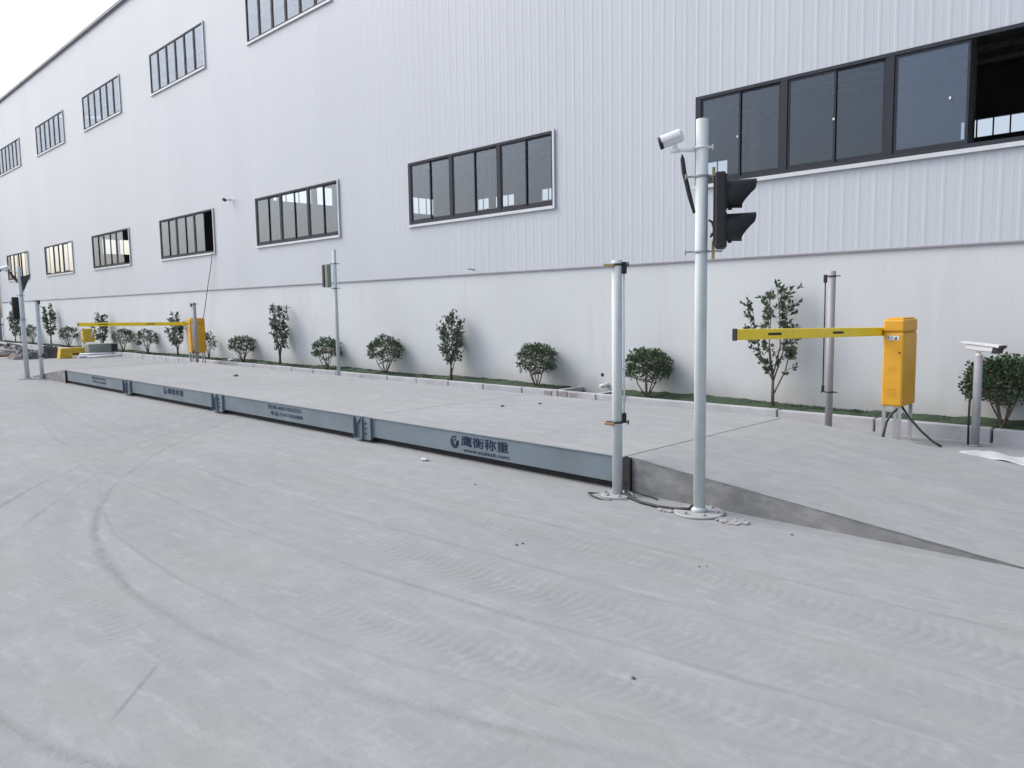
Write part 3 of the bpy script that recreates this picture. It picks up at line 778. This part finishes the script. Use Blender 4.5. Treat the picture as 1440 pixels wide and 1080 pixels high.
# broken mortar patches by the poles
def crumb_patch(name, label, cx, cy, r, seed, n=26, mat='concrete'):
    rr = random.Random(seed); mb = MB()
    pts = []
    for k in range(26):
        a = 2*math.pi*k/26; q = r*(.75+.3*rr.random()); pts.append((cx+q*math.cos(a), cy+q*.7*math.sin(a), .002))
    mb.prism(pts, (0, 0, .006))
    for k in range(n):
        a = rr.uniform(0, 6.28); q = r*rr.random()**.5; s_ = rr.uniform(.005, .016)
        v0 = set(mb.bm.verts); bmesh.ops.create_icosphere(mb.bm, subdivisions=1, radius=s_)
        for v in mb.bm.verts:
            if v not in v0: v.co = Vector((v.co.x*rr.uniform(.8, 1.3), v.co.y, v.co.z*.6))+Vector((cx+q*math.cos(a), cy+q*.7*math.sin(a), .009))
    return tag(mb.build(name, mat), label, 'rubble')
crumb_patch('mortar_patch', 'rough ring of broken mortar around the foot of the nearer sensor pole', -3.90, 5.10, .165, 4, 14, 'mortar')
crumb_patch('mortar_patch', 'crumbled mortar patch just right of the tallest pole base', -2.80, 5.05, .13, 6, 20, 'mortar')
crumb_patch('mortar_patch', 'small crumbs of mortar just left of the tallest pole base', -3.33, 5.0, .09, 7, 12, 'mortar')

# display pole
dpz = thing('display_pole', 'slender grey pole standing at the kerb midway along the scale', 'pole', (-14.7, 9.3, 0))
MB().tube([(-14.7, 9.3, 0), (-14.7, 9.3, 2.87)], .04, 16).build('pole', 'pole', dpz)
for z in (2.57, 2.04): clamp(dpz, -14.7, 9.3, z, .04, (-.6, -.8), .05, 'darkgrey', .05)
db = thing('display_box', 'slim grey display housing with dark face clamped to the slender kerb pole', 'display', (-14.85, 9.2, 2.05))
MB().box(-14.86, -14.755, 9.14, 9.24, 2.06, 2.56, .008).build('housing', 'greybox', db)
MB().box(-14.935, -14.862, 9.12, 9.22, 2.07, 2.55, .006).build('face_panel', 'darkgrey', db)

# far left signal
fx, fy = -21.9, 5.0
fs = thing('signal_pole', 'pale signal pole at the far left end of the scale', 'pole', (fx, fy, 0))
MB().tube([(fx, fy, 0), (fx, fy, 2.75)], .055, 16).build('pole', 'pole', fs)
flange(fs, fx, fy, .2)
for z in (2.05, 1.47): clamp(fs, fx, fy, z, .055, (side.x, side.y), .06, 'galv', .06)
traffic_light('traffic_light', 'black traffic light seen from behind on the far left signal pole', (fx-.14, fy-.06, 1.74), (-1, -.05), 'black', .54)
vd = Vector((.22, .975, 0))            # seen square-on at that distance
def F(a, z, back=0.): return Vector((fx, fy, z))+vd*a+Vector((-.97, .22, 0))*back
bullet_camera('security_camera', 'small pale camera on an arm on the far left signal pole', F(-.28, 2.70), Vector((-.5, -.8, -.3)), .2, .045, F(-.05, 2.62))
mb = MB(); mb.tube([F(-.22, 2.66), F(-.14, 2.52), F(-.03, 2.35), F(.02, 2.15)], [.02, .03, .03, .02], 10)
tag(mb.build('cable_sleeve', 'black'), 'thick black cable sleeve bending into the far left signal pole', 'cable')
hn = thing('horn_panel', 'dark triangular horn on the far left signal pole, pointing down', 'horn', F(.06, 2.15))
mb = MB(); mb.prism([F(.02, 2.50, -.06), F(.24, 2.56, -.06), F(.06, 2.13, -.06)], Vector((-.97, .22, 0))*.12); mb.build('horn', 'darkgrey', hn)
MB().tube([F(0, 2.3), F(.10, 2.35)], .02, 8).build('bracket', 'galv', hn)

# ------------------------------------------------------------------ barrier gates
def barrier(x0, y0, label, first=True):
    w_, d_ = .225, .43
    t = thing('barrier_gate', label, 'barrier gate', (x0+w_/2, y0+d_/2, 0), 'boom barriers beside the scale')
    z0, z1 = .42, 1.39
    b = MB(); b.box(x0, x0+w_, y0, y0+d_, z0, 1.235, .022); b.box(x0+.008, x0+w_-.008, y0+.008, y0+d_-.008, 1.236, 1.243)
    b.build('cabinet', 'orange', t)
    b = MB(); b.box(x0, x0+w_, y0, y0+d_, 1.244, 1.385, .022); b.box(x0+.025, x0+w_-.025, y0+.03, y0+d_-.03, 1.383, 1.40, .008)
    hd = b.build('lid', 'orange', t)
    b = MB()
    for k in range(4):
        z = .53+k*.026; b.box(x0+.06, x0+w_-.085, y0-.005, y0+.002, z, z+.011, .002)
    for k in range(5):
        z = .80+k*.017; b.box(x0+.06, x0+w_-.085, y0-.003, y0+.002, z, z+.007)
    b.build('vent', 'orange', t)
    b = MB()            # door seam and lock
    for (sx0, sx1, sz0, sz1) in ((x0+.022, x0+.0245, .46, 1.215), (x0+w_-.0245, x0+w_-.022, .46, 1.215), (x0+.022, x0+w_-.022, 1.2155, 1.218)): b.box(sx0, sx1, y0-.0012, y0+.002, sz0, sz1)
    dr_ = b.build('door_seam', 'yellowdirty', t)
    MB().lathe([(.010, 0), (.010, .006), (.006, .008)], (x0+w_-.045, y0-.001, 1.02), 12, Matrix.Rotation(math.radians(90), 3, 'X')).build('lock', 'darkgrey', t)
    b = MB(); b.box(x0+.045, x0+w_-.05, y0-.003, y0-.0005, 1.155, 1.205); lb = b.build('label_plate', 'whitep', t)
    b = MB(); b.box(x0+.052, x0+.066, y0-.004, y0-.0032, 1.162, 1.198)
    b.prism([(x0+.12, y0-.0032, 1.163), (x0+.155, y0-.0032, 1.163), (x0+.145, y0-.0032, 1.197)], (0, -.001, 0))
    for k in range(3): b.box(x0+.075, x0+.11, y0-.004, y0-.0032, 1.165+k*.012, 1.169+k*.012)
    b.build('marks', 'black', lb)
    for (lx, ly) in ((x0+.01, y0+.02), (x0+w_-.05, y0+.02), (x0+.01, y0+d_-.06), (x0+w_-.05, y0+d_-.06)):
        b = MB(); b.box(lx, lx+.04, ly, ly+.006, 0, z0-.002); b.box(lx, lx+.006, ly+.0065, ly+.04, 0, z0-.002)
        b.build('leg', 'galv', t)
    # arm leaves the end of the cabinet and reaches over the deck
    xa = x0-.02; a0 = Vector((xa, y0+.20, 1.243)); a1 = Vector((xa-.12, 6.0 if first else 6.3, 1.325 if first else 1.30))
    dv = (a1-a0); L_ = dv.length; dn = dv.normalized()
    rot = dn.to_track_quat('X', 'Z').to_matrix()
    b = MB(); b.obox((a0+a1)/2, (L_, .035, .095), rot, .010); arm = b.build('arm', 'yellow', t)
    MB().obox(a0-dn*.02, (.10, .055, .115), rot, .006).build('arm_holder', 'darkgrey', t)
    MB().obox(a1+dn*.006, (.014, .044, .104), rot, .004).build('end_cap', 'black', arm)
    b = MB(); s_ = rot @ Vector((0, 1, 0))
    for fr in (.20, .60):
        c = a1-dn*(L_*fr)
        b.obox(c+s_*0, (.24, .0375, .024), rot, .001)
    b.build('dark_strip', 'slot', arm)
    # drive shaft stub
    rr = Matrix.Rotation(math.radians(-90), 3, 'Y')
    MB().lathe([(.035, 0), (.035, .02)], (x0, y0+.2, 1.27), 16, rr).build('hub', 'darkgrey', t)
    return t
barrier(-3.18, 9.0, 'near orange barrier cabinet with yellow arm, right of the tallest pole')
barrier(-22.05, 9.05, 'far orange barrier cabinet whose long yellow arm reaches left near the middle shrubs', False)
mb = MB(); mb.tube([(-2.98, 9.05, .42), (-3.06, 9.0, .34), (-3.10, 8.97, .25), (-3.12, 8.94, .1), (-3.13, 8.92, .01)], .014, 8)
tag(mb.build('power_cable', 'green'), 'dark cable dropping from under the near orange cabinet', 'cable')
mb = MB(); mb.tube([(-2.99, 9.1, .42), (-2.90, 9.08, .30), (-2.78, 9.1, .16), (-2.66, 9.12, .05), (-2.58, 9.12, .01)], .013, 8)
tag(mb.build('green_hose', 'green'), 'dark green hose slanting to the ground right of the near orange cabinet', 'hose')

# camera post at right
cp = thing('camera_post', 'short galvanised post standing on the ground at the right edge', 'post', (-2.34, 9.44, 0))
MB().tube([(-2.34, 9.44, 0), (-2.34, 9.44, .985)], .042, 20).build('post', 'galv', cp)
MB().lathe([(.06, 0), (.06, .012)], (-2.34, 9.44, .002), 20).build('base_flange', 'galv', cp)
MB().tube([(-2.40, 9.42, .58), (-2.405, 9.42, .3), (-2.40, 9.42, .01)], .012, 8).build('cable', 'cable', cp)
lc = thing('plate_camera', 'white box camera with black front on the short post at right', 'camera', (-2.34, 9.44, .985))
cx, cy, cz = -2.30, 9.43, 1.075; dx = Vector((.955, -.20, -.06)).normalized(); rot = dx.to_track_quat('X', 'Z').to_matrix()
cx, cz = -2.315, 1.068
b = MB(); b.obox((cx, cy, cz), (.29, .10, .07), rot, .018); b.build('body', 'whitep', lc)
P_ = lambda a, s_, h: Vector((cx, cy, cz))+rot @ Vector((a*.84, s_, h*1.05))
b = MB()
b.prism([P_(-.26, -.066, .05), P_(.24, -.066, .046), P_(.235, -.066, .020), P_(.17, -.066, .028), P_(-.20, -.066, .036)], rot @ Vector((0, .132, 0)))
b.build('hood', 'whitep', lc)
b = MB(); b.prism([P_(.155, -.058, -.042), P_(.225, -.058, -.040), P_(.232, -.058, .0), P_(.268, -.058, .022), P_(.272, -.058, .043), P_(.205, -.058, .042), P_(.165, -.058, .01)], rot @ Vector((0, .116, 0)))
b.build('front', 'black', lc)
b = MB(); b.lathe([(.036, 0), (.036, .014), (.02, .02), (.02, .035), (.03, .052)], (-2.34, 9.44, .985), 16); b.build('mount', 'whitep', lc)
# white sheet on the ground at right
mb = MB(); rr = random.Random(2); nx, ny = 18, 5; rows = []
for i in range(nx+1):
    row = []
    for j in range(ny+1):
        x = -2.34+.95*i/nx+.10*j/ny+rr.uniform(-.006, .006); y = 8.76-.28*i/nx+.40*j/ny*(1-.12*i/nx)+rr.uniform(-.005, .005)
        row.append(mb.bm.verts.new((x, y, .012+.012*math.sin(i*.9+j)+rr.uniform(0, .006))))
    rows.append(row)
for a, b in zip(rows, rows[1:]):
    for j in range(ny): f = mb.bm.faces.new((a[j], b[j], b[j+1], a[j+1])); f.smooth = True
r = bmesh.ops.extrude_face_region(mb.bm, geom=mb.bm.faces[:])
for e in r['geom']:
    if isinstance(e, bmesh.types.BMVert): e.co.z += .004
tag(mb.build('plastic_sheet', 'paper'), 'crumpled white plastic sheet lying on the ground at the right edge', 'sheet')

# wall camera and hanging cable
wc = thing('wall_camera', 'tiny dark and white camera on the wall between two lower windows', 'camera', (-21.65, 10.38, 4.74))
MB().box(-21.70, -21.62, 10.25, 10.38, 4.72, 4.77, .008).build('bracket', 'whitep', wc)
MB().lathe([(.035, 0), (.042, .02), (.042, .09), (.035, .11)], (-21.72, 10.24, 4.73), 14, Matrix.Rotation(math.radians(70), 3, 'X')).build('body', 'darkgrey', wc)
mb = MB(); mb.tube([(-23.05, 10.36, 3.4), (-23.12, 10.33, 3.0), (-23.42, 10.31, 2.3), (-23.66, 10.28, 1.6), (-23.9, 10.22, .9), (-24.0, 10.15, .2)], .011, 6)
tag(mb.build('hanging_cable', 'cable'), 'thin dark cable hanging from a window down the wall behind the far cabinet', 'cable')
mb = MB(); mb.tube([(-11.5, 10.30, 2.33), (-11.43, 10.29, 2.335), (-11.35, 10.31, 2.31)], .01, 6); mb.lathe([(.018, 0), (.018, .025)], (-11.33, 10.31, 2.30), 10)
tag(mb.build('cable_stub', 'darkgrey'), 'small dark cable stub at the bottom edge of the wall cladding', 'cable')

# ------------------------------------------------------------------ shrubs
def leafq(bm, p, d, n_, ln, wd):
    s_ = d.cross(n_).normalized()
    v = [bm.verts.new(p), bm.verts.new(p+d*ln*.45+s_*wd+n_*wd*.35), bm.verts.new(p+d*ln), bm.verts.new(p+d*ln*.45-s_*wd+n_*wd*.35), bm.verts.new(p+d*ln*.5)]
    bm.faces.new((v[0], v[1], v[4])); bm.faces.new((v[1], v[2], v[4])); bm.faces.new((v[0], v[4], v[3])); bm.faces.new((v[4], v[2], v[3]))
def rdir(r):
    while True:
        v = Vector((r.uniform(-1, 1), r.uniform(-1, 1), r.uniform(-1, 1)))
        if .1 < v.length < 1: return v.normalized()
def shrub(kind, x, y, zb, zt, wd, seed, label, nleaf, leaf, gap=.0):
    r = random.Random(seed); H = zt-zb; rx = wd/2; base = Vector((x, y, zb-.03))
    ry = min(rx, .36)
    t = thing('tall_shrub' if kind == 'tall' else 'round_shrub', label, 'shrub', (x, y, zb),
              'tall loose shrubs by the wall' if kind == 'tall' else 'clipped round shrubs by the wall')
    st = MB(); lf = MB(); ends = []
    k1 = 1 if rx < .2 else 1
    if kind == 'round':
        cz = zb+H*.60; rz = H*.42
        nst = r.randint(5, 8); stems = []
        for k in range(nst):
            a = 2*math.pi*k/nst+r.uniform(-.4, .4); q = r.uniform(.35, .85)
            e = Vector((x+rx*q*math.cos(a), y+ry*q*math.sin(a), zb+H*r.uniform(.62, .85)))
            b0 = base+Vector((r.uniform(-.03, .03), r.uniform(-.03, .03), 0))
            mid = b0.lerp(e, .45)+Vector((r.uniform(-.03, .03), r.uniform(-.02, .02), -.02)); pts = [b0, b0.lerp(mid, .5)+Vector((r.uniform(-.012, .012), 0, 0)), mid, mid.lerp(e, .55)+Vector((0, 0, .02)), e]
            st.tube(pts, [.013, .011, .009, .006, .003], 6); stems.append(pts)
        lump = [(rdir(r), r.uniform(.78, 1.1)) for _ in range(9)]
        def rad(d):
            s_ = 1.
            for (l, m_) in lump:
                c_ = max(0, d.dot(l))**6; s_ = s_*(1-c_)+m_*c_
            return s_
        ntw = max(70, int(nleaf/7))
        for k in range(ntw):
            d = rdir(r); 
            if d.z < -.6: d.z = -d.z*.6; d.normalize()
            q = r.uniform(.5, 1)**.45*rad(d)*(1.0 if r.random() > .08 else 1.09)
            zz = cz+rz*q*d.z if d.z > 0 else cz+rz*.8*q*d.z
            c = Vector((x+rx*q*d.x, y+ry*q*d.y, zz))
            sp_ = r.choice(stems); b0 = min((p for p in sp_[2:]), key=lambda p: (p-c).length)
            if r.random() < .55: st.tube([b0, b0.lerp(c, .5)+Vector((0, 0, -.01)), c], [.005, .004, .002], 4, False)
            for j in range(7):
                dd = (rdir(r)+d*.7+Vector((0, 0, .35))).normalized(); nn = (rdir(r)+Vector((0, -.2, .9))).normalized()
                leafq(lf.bm, c+rdir(r)*leaf*.7, dd, nn, leaf*r.uniform(.7, 1.2), leaf*.27)
    else:
        nst = r.randint(6, 9) if wd > .5 else 5; cz = zb+H*.60; rz = H*.42
        for k in range(nst):
            a = 2*math.pi*k/nst+r.uniform(-.5, .5); q = (k+.5)/nst
            a = 2.4*k+r.uniform(-.3, .3)
            top = zb+H*(1.0-.33*q*q)*r.uniform(.86, 1.0)
            e = Vector((x+rx*q*math.cos(a)*.9, y+ry*.8*q*math.sin(a), top)); b0 = base+Vector((r.uniform(-.02, .02), r.uniform(-.02, .02), 0))
            fork = b0+Vector((0, 0, H*r.uniform(.10, .26)))
            m1 = fork.lerp(e, .35)+Vector((math.cos(a)*rx*.18, math.sin(a)*rx*.1, 0)); m2 = fork.lerp(e, .7)+Vector((math.cos(a)*rx*.12+r.uniform(-.02, .02), 0, 0))
            pts = [b0, fork, m1, m2, e]; st.tube(pts, [.014, .012, .009, .006, .003], 6)
            # side twigs, leaves thicker towards the top
            ntw = max(8, int(nleaf*1.9/nst/6))
            for j in range(ntw):
                u = r.random()**.7; seg = [fork, m1, m2, e]; f_ = u*3; i_ = min(2, int(f_)); p = seg[i_].lerp(seg[i_+1], f_-i_)
                if p.z < zb+H*.24: continue
                out = Vector((math.cos(a)+r.uniform(-1, 1), math.sin(a)+r.uniform(-1, 1), r.uniform(.0, 1.0))).normalized()
                ln = r.uniform(.03, .18)*min(1, wd/.6); tp = p+out*ln
                ex = (tp.x-x)/rx; 
                if abs(ex) > 1: tp.x = x+rx*math.copysign(r.uniform(.85, 1.), ex)
                if tp.y > WY-.05: tp.y = WY-.06
                if r.random() < .7: st.tube([p, p.lerp(tp, .5)+Vector((0, 0, .006)), tp], [.004, .003, .0015], 4, False)
                for m_ in range(6):
                    pp_ = p.lerp(tp, r.uniform(.3, 1.05)); dd = (rdir(r)+out*.8+Vector((0, 0, .2))).normalized(); nn = (rdir(r)+Vector((0, -.3, .8))).normalized()
                    leafq(lf.bm, pp_+rdir(r)*.012, dd, nn, leaf*r.uniform(.7, 1.25), leaf*.27)
    st.build('trunk', 'bark', t); lf.build('crown', 'leaf_tall' if kind == 'tall' else 'leaf_round', t, False)
    return t
SH = [
 ('tall', -45.9, 1.84, .65, 'tall thin shrub furthest left, behind the far signal pole', 500, .09),
 ('round', -44.6, .94, .80, 'round shrub left of the far signal pole', 500, .08),
 ('round', -42.6, 1.03, .80, 'round shrub between the two far left poles', 500, .08),
 ('tall', -39.6, 2.01, .75, 'tall thin shrub just right of the far left sensor pole', 600, .09),
 ('round', -37.0, 1.00, .98, 'round shrub at the tip of the far yellow arm', 700, .075),
 ('tall', -32.6, 1.59, .80, 'tall shrub crossed by the far yellow arm above the grey housing', 700, .08),
 ('round', -30.35, .98, .88, 'round shrub under the far yellow arm, right of the grey housing', 800, .07),
 ('round', -28.0, .95, .76, 'round shrub under the middle of the far yellow arm', 700, .07),
 ('tall', -25.4, 1.53, .66, 'tall shrub crossed by the far yellow arm next to the orange cabinet', 700, .07),
 ('round', -23.1, .92, .50, 'small shrub peeking out behind the far orange cabinet', 500, .06),
 ('round', -20.85, .87, .81, 'round shrub right of the far orange cabinet and left of the tall slim shrub', 1000, .06),
 ('tall', -18.73, 1.76, .66, 'tall slim shrub left of the slender kerb pole', 620, .075),
 ('round', -16.45, .89, .85, 'round shrub just behind the slender kerb pole', 1300, .055),
 ('round', -14.06, .98, .95, 'wide round shrub just right of the slender kerb pole', 1500, .055),
 ('tall', -11.83, 1.48, .70, 'egg shaped tall shrub between two round shrubs mid wall', 950, .06),
 ('round', -9.46, .91, .77, 'round shrub left of the drain channel', 1800, .05),
 ('round', -7.09, .90, .76, 'dense dark round shrub between the two near poles', 2400, .05),
 ('tall', -4.99, 1.95, .93, 'largest tall loose shrub, behind the near yellow arm', 560, .075),
 ('round', -2.22, .93, .86, 'large dense round shrub behind the white box camera', 3600, .055)]
for i, (kd, x, zt, wd, lab, nl, lf_) in enumerate(SH):
    shrub(kd, x, 10.08, .15, zt, wd, 40+i, lab, nl, lf_)
# extra round shrubs beyond the right edge of the picture
shrub('tall', .3, 10.08, .15, 1.8, .8, 91, 'tall loose shrub beyond the right edge of the yard view', 700, .07)

# ------------------------------------------------------------------ clutter at far left
def at(name, label, cat, fn):
    t = thing(name, label, cat, fn[0]); return t
t = thing('yellow_housing', 'yellow ribbed housing lying on the ground at far left', 'housing', (-30.6, 8.2, 0))
mb = MB(); mb.prism([(-30.6, 8.02, 0), (-30.6, 8.44, 0), (-30.6, 8.40, .36), (-30.6, 8.08, .36)], (-.35, 0, 0)); mb.build('housing', 'yellowdirty', t)
mb = MB()
for k in range(5): mb.box(-30.598, -30.585, 8.06+k*.075, 8.09+k*.075, .03, .34)
mb.build('rib', 'yellowdirty', t)
t = thing('yellow_beam', 'low yellow beam on the ground beside the yellow ribbed housing', 'beam', (-31.3, 8.8, 0))
mb = MB(); mb.box(-31.5, -31.25, 8.50, 9.15, .05, .34, .02); mb.build('beam', 'yellowdirty', t)
MB().box(-31.245, -31.235, 8.55, 9.1, .10, .14).build('groove', 'slot', t)
t = thing('arm_rest_post', 'pale post with yellow box head and white fork near the far arm tip', 'post', (-31.4, 9.25, 0))
MB().box(-31.44, -31.36, 9.02, 9.10, 0, .62).build('post', 'whitep', t)
MB().box(-31.50, -31.30, 9.02, 9.42, .52, 1.02, .015).build('head', 'yellowdirty', t)
mb = MB(); mb.tube([(-31.3, 9.05, 1.04), (-31.3, 8.78, .86)], .028, 8); mb.tube([(-31.28, 9.40, 1.02), (-31.28, 9.27, .68)], .028, 8)
mb.build('fork', 'whitep', t)
t = thing('grey_housing', 'grey green metal housing with black end on the ground at far left', 'housing', (-30.5, 9.5, 0))
MB().box(-31.0, -30.5, 8.95, 9.72, .02, .47, .015).build('housing', 'greybox', t)
MB().box(-31.0, -30.5, 9.725, 9.93, .03, .46, .01).build('end_panel', 'darkgrey', t)
rr = random.Random(21)
for k, (a, b, rad, mt, lab) in enumerate((
    ((-30.2, 8.5, .05), (-30.6, 9.9, .05), .05, 'whitep', 'long white pipe on the ground before the grey green housing'),
    ((-29.9, 8.7, .04), (-29.5, 10.0, .10), .035, 'whitep', 'thin white tube slanting to the right of the grey green housing'),
    ((-30.4, 8.6, .13), (-30.1, 9.6, .12), .04, 'whitep', 'second white pipe lying on top of the long white pipe'),
    ((-33.6, 5.8, .22), (-32.3, 7.3, .10), .035, 'wood', 'brownish pole leaning on the dark heap at far left'),
    ((-34.6, 5.4, .10), (-34.2, 7.4, .08), .09, 'pipe', 'thick grey pipe on the ground at the left edge'),
    ((-35.5, 6.6, .35), (-33.4, 7.9, .12), .04, 'pipe', 'thin grey tube lying across the dark heap'))):
    tag(MB().tube([a, b], rad, 12).build('loose_pipe', mt), lab, 'pipe', 'loose pipes on the ground')
def heap(label, cx, cy, wx, wy, h, seed, mat='tarp'):
    r = random.Random(seed); mb = MB(); n, m_ = 16, 16; rows = []
    for i in range(n+1):
        row = []
        for j in range(m_+1):
            u, v = i/n*2-1, j/m_*2-1; q = max(0, 1-(abs(u)**2.4+abs(v)**2.4))
            row.append(mb.bm.verts.new((cx+u*wx/2, cy+v*wy/2, h*q**.5*(.6+.6*r.random())+.001)))
        rows.append(row)
    for a, b in zip(rows, rows[1:]):
        for j in range(m_): mb.bm.faces.new((a[j], b[j], b[j+1], a[j+1]))
    tag(mb.build('tarp_heap', mat), label, 'heap')
heap('low dark heap of tarpaulin behind the two far left poles', -32.0, 7.35, 1.6, 1.1, .30, 2)
heap('small dark heap between the far sensor pole and the yellow housing', -31.7, 8.0, .9, .7, .45, 3)
heap('long dark heap of scrap against the left edge', -36.5, 7.6, 3.2, 1.6, .38, 4)
t = thing('boundary_fence', 'white picket fence in the distance beyond the left corner of the building', 'fence', (-62, 11, 0))
mb = MB()
for k in range(60): mb.box(-62.02, -61.98, 5+k*.22, 5.06+k*.22, .05, 1.0)
mb.build('pickets', 'whitep', t)
mb = MB(); mb.box(-62.05, -62.025, 4.9, 18.3, .2, .27); mb.box(-62.05, -62.025, 4.9, 18.3, .8, .87); mb.build('rail', 'whitep', t)
t = thing('notice_board', 'white upright board beside the far left corner of the building', 'sign', (-52.0, 9.9, 0))
MB().box(-52.02, -51.98, 9.95, 10.0, 0, 3.5).build('post', 'whitep', t)
MB().box(-52.0, -51.94, 9.5, 10.4, 1.9, 3.3, .01).build('board', 'whitep', t)

# ------------------------------------------------------------------ pebbles and litter
rr = random.Random(77)
PB = [(-3.57, 3.64), (-2.42, 4.07), (-2.45, 4.03), (-2.33, 5.02), (-3.58, 3.59), (-1.9, 2.6), (-5.1, 4.6)]
for i, (x, y) in enumerate(PB):
    mb = MB(); s_ = rr.uniform(.0045, .0095)
    bmesh.ops.create_icosphere(mb.bm, subdivisions=2, radius=s_)
    for v in mb.bm.verts: v.co = Vector((v.co.x*rr.uniform(1.0, 1.35)+x, v.co.y*rr.uniform(.8, 1.15)+y, v.co.z*.7+s_*.55))
    tag(mb.build('pebble', 'stone'), 'small dark pebble on the dusty yard', 'pebble', 'pebbles scattered on the yard')
def scrap(label, x, y, z, s_, seed, mat='paper'):
    r = random.Random(seed); mb = MB(); bmesh.ops.create_icosphere(mb.bm, subdivisions=2, radius=s_)
    for v in mb.bm.verts: v.co = Vector((v.co.x*1.5*r.uniform(.7, 1.2)+x, v.co.y*r.uniform(.6, 1.2)+y, z+s_*.45+v.co.z*.5*r.uniform(.5, 1.2)))
    tag(mb.build('scrap', mat), label, 'litter')
scrap('small crumpled white scrap on the ground below the lettered girder', -6.32, 5.0, 0, .035, 1)
scrap('small white lump at the foot of the shrub by the far cabinet', -21.2, 9.9, .17, .10, 2)
scrap('small dark chip lying on the deck of the scale', -6.9, 7.4, DZ, .02, 3, 'stone')
scrap('thin dark scrap lying on the deck above the near lettering', -7.1, 6.9, DZ, .025, 5, 'stone')
scrap('dark chip on the far half of the deck', -14.6, 6.9, DZ, .05, 6, 'stone')
